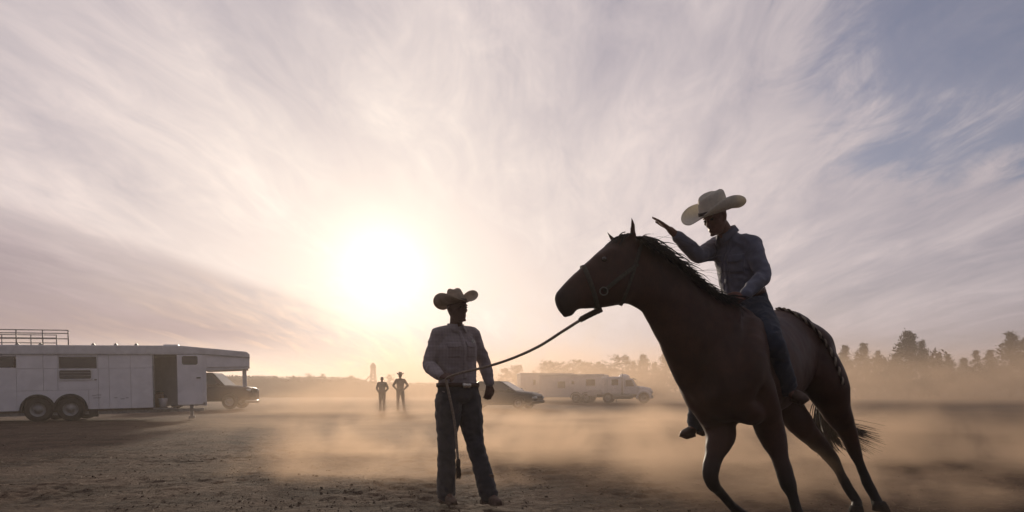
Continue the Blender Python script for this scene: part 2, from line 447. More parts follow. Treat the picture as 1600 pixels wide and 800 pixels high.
def head_mesh(mb, c, fwd, up, s=1.0):
    fwd = fwd.normalized(); up = (up-fwd*up.dot(fwd)).normalized(); rt = fwd.cross(up)
    # (height, front, back, half width) from under the chin to the crown, metres
    S = [(-.118, .060, .005, .018), (-.112, .078, -.010, .034), (-.095, .088, -.030, .046), (-.07, .090, -.058, .058), (-.045, .089, -.076, .066), (-.02, .088, -.090, .071),
         (.005, .087, -.098, .075), (.025, .089, -.102, .077), (.05, .088, -.103, .077), (.075, .080, -.098, .073), (.095, .064, -.085, .062), (.108, .044, -.064, .046), (.116, .018, -.036, .024)]
    secs = []
    for h, f, b, w in S:
        secs.append((c+up*h*s+fwd*((f+b)/2*s), rt*w*s, fwd*((f-b)/2*s)))
    mb.loft(secs, 20)
    T = lambda pts, rad: mb.tube([c+(rt*x+fwd*y+up*z)*s for x, y, z in pts], [q*s for q in rad], 8)
    T([(0, .088, .018), (0, .098, -.01), (0, .112, -.030), (0, .098, -.042)], [.009, .011, .014, .010])          # nose
    T([(-.045, .080, .028), (-.02, .091, .030), (.02, .091, .030), (.045, .080, .028)], [.008, .010, .010, .008])   # brow
    T([(-.022, .086, -.064), (0, .096, -.062), (.022, .086, -.064)], [.006, .008, .006])                          # upper lip
    T([(-.018, .086, -.076), (0, .093, -.077), (.018, .086, -.076)], [.006, .008, .006])
    T([(-.012, .084, -.103), (.012, .084, -.103)], [.014, .014])                                               # chin
    for q in (-1, 1):
        T([(q*.078, -.004, .018), (q*.086, -.014, .005), (q*.082, -.008, -.02), (q*.076, .0, -.034)], [.009, .012, .010, .006])  # ear
        T([(q*.045, .066, -.012), (q*.055, .05, -.016)], [.016, .016])                                          # cheekbone
    return lambda x, y, z: c+(rt*x+fwd*y+up*z)*s

def hand_mesh(mb, wrist, d, nrm, side, curl=0.25, spread=0.0, s=1.0, thumb=0.6):
    """palm with four fingers and a thumb; d points to the fingertips, nrm out of the palm, side is towards the thumb"""
    d = d.normalized(); nrm = (nrm-d*nrm.dot(d)).normalized(); sd = d.cross(nrm)*(1 if side > 0 else -1)
    mb.loft([(wrist-d*.03*s, sd*.026*s, nrm*.020*s), (wrist, sd*.029*s, nrm*.019*s), (wrist+d*.04*s, sd*.038*s, nrm*.016*s), (wrist+d*.085*s, sd*.042*s, nrm*.013*s), (wrist+d*.098*s, sd*.036*s, nrm*.010*s)], 14)
    for i, (o, L) in enumerate(((.031, .070), (.010, .080), (-.011, .074), (-.031, .058))):
        p = wrist+d*.088*s+sd*o*s; a = curl*.8; pts = [p-d*.012*s, p]; dd = (d+sd*o*spread*8).normalized()
        for j, f in enumerate((.45, .32, .23)):
            q = dd*math.cos(a)+nrm*math.sin(a); p = p+q*L*f*s; pts.append(p); a += curl*1.15
        mb.tube(pts, [.0088*s, .0092*s, .0088*s, .0080*s, .0066*s], 8)
    p = wrist+d*.028*s+sd*.028*s; q = (d*.72+sd*.62+nrm*thumb*.5).normalized(); pts = [p, p+q*.034*s]
    q2 = (d*.9+sd*.2+nrm*thumb*.7).normalized(); pts += [pts[-1]+q2*.032*s, pts[-1]+q2*.032*s+(q2+nrm*curl).normalized()*.024*s]
    mb.tube(pts, [.013*s, .0125*s, .0105*s, .008*s], 8)

def boot(mb, ankle, toe, up, s=1.0):
    f = (toe-ankle); f = (f-up*f.dot(up)); L = max(f.length, .12*s); f.normalize(); rt = f.cross(up)
    sole = ankle-up*.085*s
    secs = []
    for a, h, w, top in ((-.085, .006, .026, .06), (-.07, .0, .034, .085), (-.03, .004, .036, .105), (.02, .012, .034, .098), (.07, .004, .041, .07), (.12, .0, .044, .058), (.16, .002, .034, .05), (.188, .008, .018, .036)):
        z0, z1 = h*s, top*s
        secs.append((sole+f*a*s+up*((z0+z1)/2), rt*w*s, up*((z1-z0)/2)))
    mb.loft(secs, 14, sq=.8)
    mb.box(-.036*s, .036*s, -.088*s, -.035*s, -.028*s, .012*s, Matrix((( *(rt), ), (*(f), ), (*(up), ))).transposed().to_4x4() if False else Matrix.Translation(sole) @ Matrix((rt, f, up)).transposed().to_4x4())
    mb.box(-.040*s, .040*s, .05*s, .165*s, -.012*s, .008*s, Matrix.Translation(sole) @ Matrix((rt, f, up)).transposed().to_4x4())
    mb.loft([(ankle-up*.03*s-f*.02*s, rt*.045*s, f*.058*s), (ankle+up*.05*s-f*.02*s, rt*.047*s, f*.055*s), (ankle+up*.16*s-f*.01*s, rt*.055*s, f*.06*s)], 14)

def cowboy_hat(parent, c, fwd, up, m, s=1.0, crown_h=.125, brim=.105, curl=.07, dip=.018, a=.078, b=.098, crease=.03, label=None, taper=0.0):
    """brim rolled up at the sides, pinched and creased crown; c is the centre of the head opening"""
    fwd = fwd.normalized(); up = (up-fwd*up.dot(fwd)).normalized(); rt = fwd.cross(up)
    W = lambda x, y, z: c+(rt*x+fwd*y+up*z)*s
    N = 48; vs, fs = [], []
    NB = 9
    for j in range(NB+1):
        q = j/NB
        for i in range(N):
            t = 2*math.pi*i/N; x, y = math.sin(t), math.cos(t)
            r = q*brim*(1+.10*abs(y))
            side = abs(x)**1.6
            z = curl*side*(q**1.9) - dip*(abs(y)**2.5)*(q**1.5)*(1.25 if y > 0 else .8)
            inn = 1-.42*side*(q**2.2)
            vs.append(W(x*(a+r*inn), y*(b+r), z))
    for j in range(NB):
        for i in range(N): fs.append((j*N+i, j*N+(i+1) % N, (j+1)*N+(i+1) % N, (j+1)*N+i))
    # crown
    prof = [(0, 1.0), (.2, .985), (.45, .96), (.7, .93), (.87, .88), (.96, .78), (1.0, .62), (.985, .42), (.95, .2)]
    base = len(vs)
    for h, q in prof:
        for i in range(N):
            t = 2*math.pi*i/N; x, y = math.sin(t), math.cos(t)
            q_ = q*(1-taper*h); px_, py_ = x*a*q_, y*b*q_*(1-taper*.0)
            pin = max(0, y)**3*(h**2)*.30
            px_ *= 1-pin
            z = crown_h*h*(1-.10*max(0, y)*h+.04*max(0, -y)*h)
            if q < .9: z -= crease*math.exp(-(px_/(.022))**2)*min(1, (0.9-q)/.25)
            vs.append(W(px_, py_, z))
    for j in range(len(prof)-1):
        for i in range(N): fs.append((base+j*N+i, base+(j+1)*N+i, base+(j+1)*N+(i+1) % N, base+j*N+(i+1) % N))
    top = base+(len(prof)-1)*N; vs.append(W(0, 0, crown_h*.95-crease)); tc = len(vs)-1
    for i in range(N): fs.append((top+(i+1) % N, top+i, tc))
    # weld brim root to crown root
    fs = [tuple((base+(k % N) if k < N else k) for k in f) for f in fs]
    me = MB().add(vs, fs).mesh('hat'); bm = bmesh.new(); bm.from_mesh(me)
    bmesh.ops.delete(bm, geom=[v for v in bm.verts if not v.link_faces], context='VERTS')
    bmesh.ops.recalc_face_normals(bm, faces=bm.faces); bm.to_mesh(me); bm.free()
    o = wlink('hat', me, m, parent); md = o.modifiers.new('thickness', 'SOLIDIFY'); md.thickness = .004*s; md.offset = 0
    ring = MB(); secs0, secs1 = [], []
    vs, fs = [], []
    for i in range(N):
        t = 2*math.pi*i/N; x, y = math.sin(t), math.cos(t)
        for (z, g) in ((.004, 1.03), (.026, 1.015), (.026, 1.05), (.004, 1.065)): vs.append(W(x*a*g, y*b*g, z))
    for i in range(N):
        for k in range(4): fs.append((i*4+k, i*4+(k+1) % 4, ((i+1) % N)*4+(k+1) % 4, ((i+1) % N)*4+k))
    bo = link('hat_band', ring.add(vs, fs).fix(), M_BAND, o); bo.matrix_parent_inverse = WM(o).inverted()
    if label: o['label'] = label
    return o

def collar(parent, neck, up, fwd, m, s=1.0):
    up = up.normalized(); fwd = (fwd-up*fwd.dot(up)).normalized(); rt = fwd.cross(up); N = 24; vs, fs = [], []
    for i in range(N+1):
        t = R(18+324*i/N); x, y = math.sin(t), math.cos(t)
        o_ = max(0, y)**2
        for (r, z) in ((.066, -.005), (.064, .038), (.071, .040), (.088+.03*o_, -.008-.035*o_)):
            vs.append(neck+(rt*x*r+fwd*(y*r*1.02+.0)+up*(z-.012*y))*s)
    for i in range(N):
        for k in range(3): fs.append((i*4+k, i*4+k+1, i*4+5+k, i*4+4+k))
    o = wlink('collar', MB().add(vs, fs).fix(), m, parent); md = o.modifiers.new('thickness', 'SOLIDIFY'); md.thickness = .004*s; return o

def person(label, J, m_skin, m_shirt, m_jeans, m_boot, vox=.008, s=1.0, group=None, girth=1.0, cat='person', detail=True, cuffs=True, jean_w=1.0):
    """body, shirt, jeans and boots over one set of joints given in world space"""
    up = Vector((0, 0, 1)); base = Vector((J['pelvis'].x, J['pelvis'].y, J.get('ground', 0.0)))
    P = thing('person', label, cat, base, 0, group)
    sv = (J['sh_l']-J['sh_r']).normalized(); hv = (J['hip_l']-J['hip_r']).normalized()
    ch_mid = (J['sh_l']+J['sh_r'])/2; spine = (J['neck']-J['pelvis']).normalized()
    fw = sv.cross(spine)*-1
    if fw.dot(J['fwd']) < 0: fw = -fw
    fw.normalize(); hf = hv.cross(spine); hf = hf if hf.dot(J['fwd']) > 0 else -hf; hf.normalize()
    G = girth
    def torso(mb, o):
        hw = (J['sh_l']-J['sh_r']).length/2
        mb.loft([(J['pelvis']-spine*.08*s, hv*(.13*G*s+o), hf*(.095*G*s+o)), (J['pelvis'], hv*(.165*G*s+o), hf*(.118*G*s+o)), (J['pelvis'].lerp(J['waist'], .6), hv*(.158*G*s+o), hf*(.116*G*s+o)), (J['waist'], (hv+sv).normalized()*(.152*G*s+o), hf*(.112*G*s+o)),
                 (J['waist'].lerp(J['chest'], .55), sv*(.166*G*s+o), fw*(.118*G*s+o)), (J['chest'], sv*(.182*G*s+o), fw*(.125*G*s+o)), (J['chest'].lerp(ch_mid, .75), sv*(hw*.93+o), fw*(.108*G*s+o)), (ch_mid+spine*.015*s, sv*(hw*.80+o), fw*(.085*s+o)), (ch_mid.lerp(J['neck'], .72), sv*(.095*s+o), fw*(.068*s+o)), (J['neck'], sv*(.062*s+o*.4), fw*(.062*s+o*.4))], 22)
        for q in 'lr': mb.tube([ch_mid.lerp(J['sh_'+q], .45)+spine*.012*s, J['sh_'+q]], [.066*s+o, .064*s+o], 12)
    def arm(mb, q, o, end=1.0):
        a, b, w = J['sh_'+q], J['el_'+q], J['wr_'+q]; w = b.lerp(w, end)
        mb.tube([a, a.lerp(b, .5), b, b.lerp(w, .35), w], [.060*s+o, .052*s+o, .043*s+o, .044*s+o, (.029+.012*(1-end))*s+o], 12, sub=4)
    def leg(mb, q, o, end=1.0, hem=0):
        a, b, w = J['hip_'+q], J['kn_'+q], J['an_'+q]; w2 = b.lerp(w, end)
        r = [(.088*G, .098*G), (.082*G, .090*G), (.058, .062), (.058, .060), (.040+hem, .042+hem)]
        mb.tube([a, a.lerp(b, .4), b, b.lerp(w, .38), w2], [((x*jean_w if o > .005 else x)*s+o, (y*jean_w if o > .005 else y)*s+o) for x, y in r], 14, ref=hv, sub=4)
    # bare body: one continuous figure
    mb = MB(); torso(mb, -.006)
    W = head_mesh(mb, J['head'], J['hfwd'], J['hup'], s)
    mb.tube([J['neck']-spine*.05*s, J['neck'].lerp(J['head'], .5), J['head']-J['hup']*.04*s], [.060*s, .056*s, .055*s], 14)
    for q in 'lr':
        arm(mb, q, -.003); leg(mb, q, -.006)
        if ('hand_'+q) in J:
            d, nrm, side, curl = J['hand_'+q]; hand_mesh(mb, J['wr_'+q], d, nrm, side, curl, J.get('spread', .25), s, J.get('thumb', .6))
        mb.tube([J['an_'+q], J['an_'+q].lerp(J['toe_'+q], .6)-up*.03*s], [.035*s, .03*s], 8)
    wlink('body', fuse(mb, min(vox, .0055*s) if detail else vox, 3), m_skin, P)
    if detail:
        for q in (-1, 1):
            e = MB(); cc = W(q*.032, .083, .008)
            e.tube([cc-(J['hfwd'])*.004, cc+J['hfwd']*.004], [.010*s, .008*s], 8); wlink('eye', e.fix(), M_EYE, P)
    # shirt
    mb = MB(); torso(mb, .010)
    for q in 'lr': arm(mb, q, .011, J.get('sleeve_'+q, .93))
    sh = fuse(mb, vox, 4)
    if detail: wrinkle(sh, .011, 12, (1, 1, 1.3), 3.1)
    smooth_np(sh, 1); wlink('shirt', sh, m_shirt, P)
    # jeans
    mb = MB()
    mb.loft([(J['pelvis']-spine*.10*s, hv*.12*G*s, hf*.10*s), (J['pelvis']-spine*.05*s, hv*(.165*G*s+.012), hf*(.12*G*s+.010)), (J['pelvis'].lerp(J['waist'], .22), hv*(.168*G*s+.014), hf*(.12*G*s+.014)), (J['pelvis'].lerp(J['waist'], .55), hv*(.162*G*s+.013), hf*(.118*G*s+.012))], 22)
    for q in 'lr': leg(mb, q, .013, J.get('hem', .97), .020)
    je = fuse(mb, vox, 4)
    if detail: wrinkle(je, .011, 10, (1, 1, 1.6), 7.7)
    smooth_np(je, 1); wlink('jeans', je, m_jeans, P)
    for q in 'lr':
        b = MB(); u = (J['kn_'+q]-J['an_'+q]).normalized() if J.get('bent') else up
        boot(b, J['an_'+q], J['toe_'+q], u, s); bm_ = fuse(b, vox*.8, 2); wlink('boot', bm_, m_boot, P)
    if detail:
        jb = bvh_of(je)
        cc = J['pelvis'].lerp(J['waist'], .42)
        st, _ = wrap_strap(jb, cc, hf, hv, .036*s, .005, 0, 360, 48, .004, .5); bo = wlink('belt', st, M_BELT, P)
        collar(P, J['neck']-spine*.012*s, spine, fw, m_shirt, s)
        sb = bvh_of(sh)
        bk = patch(jb, cc+hf*.1, hv if hv.cross(up).dot(hf) > 0 else -hv, up, .085*s, .052*s, .005, .010, 6, 6, shape=lambda a, b: (a*math.sqrt(max(.05, 1-1.6*b*b)), b)); wlink('buckle', bk, M_STEEL, bo).matrix_parent_inverse = WM(bo).inverted()
        rgt = sv if sv.cross(spine).dot(fw) > 0 else -sv
        pl = patch(sb, J['chest'].lerp(J['waist'], .25)+fw*.1-spine*.0, rgt, spine, .034*s, .42*s, .002, .002, 2, 22); wlink('button_placket', pl, m_shirt, P)
        for q in (-1, 1):
            c0 = J['chest']+rgt*q*.085*s+spine*.02*s+fw*.1
            pk = patch(sb, c0-spine*.045*s, rgt, spine, .105*s, .115*s, .002, .002); po = wlink('pocket', pk, m_shirt, P)
            fl = patch(sb, c0+spine*.008*s, rgt, spine, .112*s, .045*s, .003, .006, 8, 3, shape=lambda a, b: (a, b-(.28*(1-2*abs(a)) if b < 0 else 0)*.9)); fo = wlink('pocket_flap', fl, m_shirt, po); fo.matrix_parent_inverse = WM(po).inverted()
    return P, sh, je, W
# ------------------------------------------------------------------ man holding the rope
UP = Vector((0, 0, 1))
def build_man():
    f = Vector((.48, -.88, 0)).normalized()
    wr = at(688, 588, 5.30)
    J = dict(pelvis=at(716, 612, 5.62), waist=at(715, 588, 5.62), chest=at(712, 545, 5.61), neck=at(712, 511, 5.62),
             head=at(714, 483, 5.58), hfwd=Vector((.74, -.67, .02)).normalized(), hup=Vector((.0, 0, 1)), fwd=f,
             sh_r=at(685, 524, 5.54), sh_l=at(738, 524, 5.74), el_r=at(670, 571, 5.50), wr_r=wr, el_l=at(757, 567, 5.80), wr_l=at(765, 600, 5.74),
             hip_r=at(701, 622, 5.58), hip_l=at(730, 622, 5.69), kn_r=at(698, 692, 5.54), kn_l=at(742, 692, 5.62), an_r=at(697, 768, 5.56), an_l=at(763, 769, 5.56),
             toe_r=at(715, 785, 5.35), toe_l=at(783, 784, 5.40), hem=1.04, ground=0.0)
    J['hand_r'] = (Vector((.94, -.25, .02)), Vector((.1, .5, -.8)), 1, 1.15)
    J['hand_l'] = (Vector((-.10, -.05, -1)), Vector((-.45, .85, 0)), 1, .42)
    P, sh, je, W = person('man in plaid shirt, jeans and felt cowboy hat standing and holding the lead rope', J, M_SKIN_A, M_PLAID, M_DENIM, M_LEATHER2, .008, 1.0, girth=1.06, jean_w=1.10)
    cowboy_hat(P, W(0, -.006, .046), Vector((.56, -.82, .06)), Vector((-.27, .10, 1)), M_FELT, 1.07, .130, .114, .098, .014, .080, .098, taper=.30)
    bv = bvh_of(sh)
    e = patch(bv, at(744, 533, 5.55), Vector((.88, .48, 0)), UP, .050, .034, .002, .009, 6, 6, shape=lambda a, b: (a*math.sqrt(max(.05, 1-2.2*b*b)), b))
    wlink('chest_emblem', e, mat('emblem_thread', (.42, .40, .37), .8, .5, 60), P)['label'] = 'small pale oval emblem stitched on the chest'
    return wr
MAN_WRIST = build_man()

# ------------------------------------------------------------------ horse
HB = Vector((2.07, 4.67, 0)); HF = Vector((-.707, -.707, 0)); HL = Vector((.707, -.707, 0)); ROLL = R(13); HS = 1.05
def H(u, v, z):
    u, v, z = u*HS, v*HS, z*HS
    v2 = v*math.cos(ROLL)-z*math.sin(ROLL); z2 = z*math.cos(ROLL)+v*math.sin(ROLL)
    return HB+HF*u+HL*v2+UP*z2
HVl = (H(0, 1, 0)-H(0, 0, 0)).normalized(); HVz = (H(0, 0, 1)-H(0, 0, 0)).normalized()

def coat():
    m = bpy.data.materials.new('bay_coat'); m.use_nodes = True; k = NT(m.node_tree); m.node_tree.nodes.clear()
    b = k.node('ShaderNodeBsdfPrincipled'); o = k.node('ShaderNodeOutputMaterial'); k.l.new(b.outputs[0], o.inputs[0])
    P = k.node('ShaderNodeTexCoord').outputs['Object']; a = k.node('ShaderNodeAttribute', attribute_name='points').outputs['Fac']
    n = k.noise(P, 5, 5, .6); f = k.noise(k.v('MULTIPLY', P, (1, 1, .25)), 140, 4, .6)
    c = k.mix(k.rng(n, .3, .7), (.040, .0145, .0085), (.068, .025, .0135))
    c = k.mix(k.rng(f, .4, .75, 0, .35), c, (.02, .009, .006))
    c = k.mix(a, c, (.008, .006, .006))
    k.put(b.inputs['Base Color'], c); b.inputs['Roughness'].default_value = .55; b.inputs['Specular IOR Level'].default_value = .25; b.inputs['Sheen Weight'].default_value = .05
    bp = k.node('ShaderNodeBump'); bp.inputs['Strength'].default_value = .25; bp.inputs['Distance'].default_value = .004; k.put(bp.inputs['Height'], f); k.put(b.inputs['Normal'], bp.outputs[0])
    return m

def build_horse():
    root = thing('horse', 'dark bay horse in a halter turning at a run, with rider up', 'horse', (HB.x, HB.y, 0))
    mb = MB()
    T = [(-.88, 1.20, .07, .13), (-.84, 1.22, .15, .21), (-.74, 1.25, .225, .28), (-.58, 1.27, .27, .33), (-.4, 1.25, .275, .345), (-.2, 1.18, .28, .35), (.05, 1.13, .292, .365), (.28, 1.13, .285, .395), (.42, 1.15, .265, .415), (.56, 1.14, .245, .40), (.68, 1.11, .225, .36), (.78, 1.07, .19, .28), (.85, 1.05, .12, .17)]
    mb.loft([(H(u, 0, z), HVl*w*HS, HVz*h*HS) for u, z, w, h in T], 28, sq=.92)
    # withers and croup ridges
    mb.tube([H(.62, 0, 1.45), H(.46, 0, 1.49), H(.3, 0, 1.44), H(.1, 0, 1.40)], [.07, .085, .09, .07], 12, sub=3)
    # breast and shoulder muscle
    for s in (-1, 1):
        mb.tube([H(.40, s*.17, 1.30), H(.60, s*.19, 1.08), H(.70, s*.14, .92)], [(.11, .15), (.13, .16), (.10, .11)], 14, sub=3)
        mb.tube([H(.74, s*.09, 1.08), H(.70, s*.09, .86), H(.58, s*.13, .78)], [.11, .105, .09], 12, sub=3)
        mb.tube([H(-.42, s*.16, 1.36), H(-.64, s*.17, 1.26), H(-.80, s*.14, 1.08)], [.13, .17, .12], 14, sub=3)
    # neck and head from edge pairs (upper edge, lower edge, depth, half width)
    N = [((1150, 470), (1085, 640), 4.42, 4.42, .21), ((1117, 463), (1060, 596), 4.42, 4.30, .185), ((1084, 442), (1041, 550), 4.36, 4.22, .145), ((1058, 418), (1021, 513), 4.26, 4.16, .112), ((1032, 396), (1005, 488), 4.18, 4.11, .092), ((1006, 377), (985, 476), 4.12, 4.08, .082), ((985, 369), (968, 474), 4.08, 4.06, .072)]
    def edges(L, sq=1.0, n=22):
        C = [(at(*a, ya)+at(*b, yb))/2 for a, b, ya, yb, w in L]; secs = []
        for i, (a, b, ya, yb, w) in enumerate(L):
            t = (C[min(i+1, len(L)-1)]-C[max(i-1, 0)]).normalized(); bb = (at(*a, ya)-at(*b, yb))/2
            aa = t.cross(bb).normalized()*w; secs.append((C[i], aa, bb))
        mb.loft(secs, n, sq=sq); return C
    edges(N)
    Hd = [((1000, 374), (1000, 466), 4.10, 4.08, .05), ((984, 369), (986, 472), 4.08, 4.06, .078), ((966, 370), (970, 476), 4.06, 4.03, .095), ((948, 381), (953, 480), 4.04, 4.02, .100), ((930, 396), (937, 483), 4.02, 4.0, .090), ((912, 412), (921, 483), 4.0, 3.98, .074), ((896, 427), (908, 484), 3.98, 3.97, .062), ((881, 442), (896, 487), 3.97, 3.95, .058), ((871, 453), (887, 493), 3.96, 3.94, .056), ((866, 461), (878, 492), 3.95, 3.94, .046), ((866, 468), (873, 486), 3.95, 3.94, .026)]
    edges(Hd, .9)
    head_axis = (at(873, 470, 3.96)-at(980, 420, 4.07)).normalized()
    near = Vector((-.05, -1, 0)) # towards the camera side of the head
    # cheek disc, brow, nostril rims, lower lip
    for s in (-1, 1):
        mb.tube([at(966, 440, 4.05)+near*s*.075, at(952, 452, 4.03)+near*s*.07], [.052, .05], 12)
        mb.tube([at(953, 396, 4.05)+near*s*.078, at(941, 404, 4.04)+near*s*.076], [.022, .018], 10)
        mb.tube([at(879, 462, 3.96)+near*s*.046, at(873, 468, 3.955)+near*s*.042], [.018, .016], 10)
    mb.tube([at(893, 488, 3.95), at(882, 493, 3.945)], [.03, .024], 10)
    # ears
    for (b0, mid, tip, yy) in (((990, 377), (989, 356), (986.5, 336), 4.02), ((964, 380), (953, 370), (945.5, 357), 4.13)):
        p0, p1, p2 = at(*b0, yy), at(*mid, yy), at(*tip, yy)
        mb.tube([p0, p0.lerp(p1, .5), p1, p1.lerp(p2, .55), p2], [(.024, .022), (.030, .020), (.026, .016), (.015, .011), (.004, .004)], 10, sub=2)
    # legs : path with half widths
    def leg(pts, n=14): mb.tube([p for p, r in pts], [r for p, r in pts], n, sub=4)
    leg([(H(.55, .16, 1.10), (.15, .13)), (H(.50, .17, .90), (.135, .115)), (at(1203, 670, 4.38), (.105, .10)), (at(1219, 716, 4.32), (.066, .062)), (at(1230, 752, 4.27), (.058, .056)), (at(1239, 778, 4.25), (.038, .040)), (at(1248, 806, 4.23), (.040, .042)), (at(1256, 824, 4.21), (.036, .038)), (at(1260, 835, 4.19), (.046, .046))])
    leg([(H(.58, -.16, 1.05), (.14, .13)), (H(.56, -.15, .86), (.13, .115)), (at(1126, 676, 4.42), (.112, .11)), (at(1114, 718, 4.33), (.066, .064)), (at(1110, 748, 4.28), (.052, .054)), (at(1128, 772, 4.36), (.038, .038)), (at(1152, 798, 4.48), (.038, .040)), (at(1166, 804, 4.58), (.034, .036)), (at(1178, 816, 4.62), (.044, .044))])
    leg([(H(-.55, -.13, 1.22), (.16, .17)), (H(-.52, -.12, 1.02), (.15, .15)), (at(1243, 652, 5.18), (.115, .105)), (at(1270, 685, 5.26), (.080, .078)), (at(1296, 711, 5.32), (.060, .066)), (at(1313, 740, 5.30), (.042, .044)), (at(1331, 772, 5.26), (.046, .046)), (at(1340, 784, 5.24), (.038, .040)), (at(1338, 793, 5.20), (.048, .048))])
    leg([(H(-.62, .14, 1.24), (.17, .19)), (at(1290, 600, 5.10), (.165, .175)), (at(1307, 642, 5.14), (.115, .115)), (at(1324, 676, 5.18), (.068, .075)), (at(1333, 699, 5.20), (.052, .062)), (at(1345, 729, 5.20), (.040, .042)), (at(1356, 757, 5.18), (.047, .047)), (at(1366, 775, 5.16), (.038, .040)), (at(1371, 787, 5.14), (.050, .050))])
    # dock of the tail
    mb.tube([H(-.82, 0, 1.42), H(-.90, .0, 1.36), H(-.96, .02, 1.22)], [.05, .042, .035], 10, sub=3)
    me = fuse(mb, .0125, 14, 'horse_body')
    # black points: lower legs and muzzle
    at_ = me.attributes.new('points', 'FLOAT', 'POINT'); vals = []
    mz = at(872, 474, 3.95)
    for v in me.vertices:
        z = v.co.z; a = min(1, max(0, (.62-z)/.28))
        a = max(a, min(1, max(0, (.16-(v.co-mz).length)/.10))*.8)
        vals.append(a)
    at_.data.foreach_set('value', vals)
    # veins and muscle breaks
    nn_ = [v.normal.copy() for v in me.vertices]
    for v, q in zip(me.vertices, nn_): v.co += q*(.006*noise.noise(v.co*7)+.003*noise.noise(v.co*16))
    me.update()
    wlink('body', me, coat(), root)
    bv = bvh_of(me)
    M_HOOF = mat('hoof', (.018, .014, .012), .95, .4, 20)
    def hoof(c, d):
        b = MB(); d = d.normalized(); d = Vector((d.x, d.y, 0)).normalized(); r_ = d.cross(UP)
        b.loft([(c+UP*.03+d*.0, r_*.046, d*.047), (c+UP*.0+d*.012, r_*.055, d*.058), (c-UP*.042+d*.022, r_*.063, d*.068)], 16); return b
    for c, d in ((at(1262, 836, 4.17), Vector((-.5, -.8, 0))), (at(1180, 818, 4.62), Vector((.2, .6, 0))), (at(1338, 796, 5.18), Vector((-.4, -.7, 0))), (at(1373, 789, 5.12), Vector((.3, -.7, 0)))):
        wlink('hoof', hoof(c, d).fix(), M_HOOF, root)
    for s in (-1, 1):
        e = MB(); c = at(942, 410, 4.04)+near*s*.088; e.tube([c-near*s*.008, c+near*s*.010], [.020, .017], 12); wlink('eye', e.fix(), M_EYE, root)
    # mane, forelock, tail : single tapered locks
    rnd = random.Random(11)
    def strand(b, p, dirs, L, w, n=7, droop=.0, wind=Vector((0, 0, 0)), wob=.12):
        pts = [p]; d = dirs.normalized()
        for i in range(n):
            d = (d + Vector((rnd.gauss(0, wob), rnd.gauss(0, wob), rnd.gauss(0, wob)-droop))+wind).normalized(); pts.append(pts[-1]+d*L/n)
        b.tube(pts, [max(.0006, w*(1-.9*(i/n)**1.5)) for i in range(n+1)], 4, round_ends=False)
    M_MANE = mat('mane_hair', (.007, .005, .005), .5, .4, 60, spec=.3)
    crest = [at(992, 372, 4.09), at(1010, 379, 4.12), at(1034, 397, 4.18), at(1060, 419, 4.26), at(1086, 443, 4.36), at(1112, 461, 4.41), at(1130, 468, 4.45)]
    cs, _ = spline(crest, [(0, 0)]*len(crest), 14); b = MB()
    for i, p in enumerate(cs):
        for k in range(9):
            q = p+Vector((rnd.gauss(0, .012), rnd.gauss(0, .02), rnd.uniform(-.012, .006)))
            if rnd.random() < .62: strand(b, q, Vector((.35, -.55-.2*rnd.random(), .10)), rnd.uniform(.10, .24), rnd.uniform(.003, .006), droop=.20, wind=Vector((.07, 0, 0)))
            elif rnd.random() < .55: strand(b, q, Vector((.5, .5, .22)), rnd.uniform(.07, .15), rnd.uniform(.003, .005), droop=.14, wind=Vector((.05, .02, 0)))
            elif rnd.random() < .35: strand(b, q, Vector((.9, -.1, .26)), rnd.uniform(.06, .13), rnd.uniform(.0012, .0024), droop=.10, wob=.16)
    for k in range(16):
        p = rnd.choice(cs[:70]); strand(b, p, Vector((.95, .1, .15+.2*rnd.random())), rnd.uniform(.18, .34), .0011, n=9, droop=.07, wob=.10)
    mo = wlink('mane', b.fix(), M_MANE, root)
    b = MB()
    for k in range(60):
        p = at(978+rnd.uniform(-8, 8), 368, 4.06)+Vector((0, rnd.gauss(0, .03), 0)); strand(b, p, Vector((-.55, -.2, -.15)), rnd.uniform(.08, .18), rnd.uniform(.002, .004), droop=.16)
    wlink('forelock', b.fix(), M_MANE, root)
    b = MB(); d0 = H(-.90, 0, 1.36)
    path = [d0, at(1296, 600, 5.58), at(1297, 640, 5.60), at(1306, 665, 5.56), at(1330, 676, 5.50), at(1362, 688, 5.44)]
    low = [d0, at(1290, 600, 5.58), at(1287, 640, 5.58), at(1294, 672, 5.56), at(1306, 690, 5.52)]
    def lock(pp, n, sp, wmin, wmax):
        for k in range(n):
            o_ = Vector((rnd.gauss(0, 1), rnd.gauss(0, 1), rnd.gauss(0, 1))); pts = []; f_ = rnd.uniform(.75, 1.0)
            for i, p in enumerate(pp[:]):
                pts.append(p+o_*sp*(i/(len(pp)-1))**.7*(.4+.9*i/(len(pp)-1))+Vector((rnd.gauss(0, .006), 0, rnd.gauss(0, .006))))
            pts = pts[:-1]+[pts[-2].lerp(pts[-1], f_*rnd.uniform(.6, 1.15))]
            w = rnd.uniform(wmin, wmax); P2, Q2 = spline(pts, [(w*(1-.85*i/(len(pts)-1)), )*2 for i in range(len(pts))], 4)
            b.tube(P2, Q2, 4, round_ends=False)
    b.tube(low, [.03, .055, .07, .05, .012], 10, sub=4, round_ends=False)
    lock(low, 260, .060, .006, .013); lock(path, 170, .055, .0025, .007)
    wlink('tail', b.fix(), M_MANE, root)
    # halter
    M_HALT = mat('halter_web', (.060, .050, .038), .8, .3, 90)
    hl = None
    def hstrap(px1, px2, yy, w, name='strap', parent=None, tilt=0.0):
        a_, b_ = at(*px1, yy), at(*px2, yy); c = (a_+b_)/2; e1 = (a_-b_).normalized(); e2 = Vector((tilt, -1, 0))
        me_, pts = wrap_strap(bv, c, e1, e2, w, .004, 0, 360, 44, .003, .40); return me_
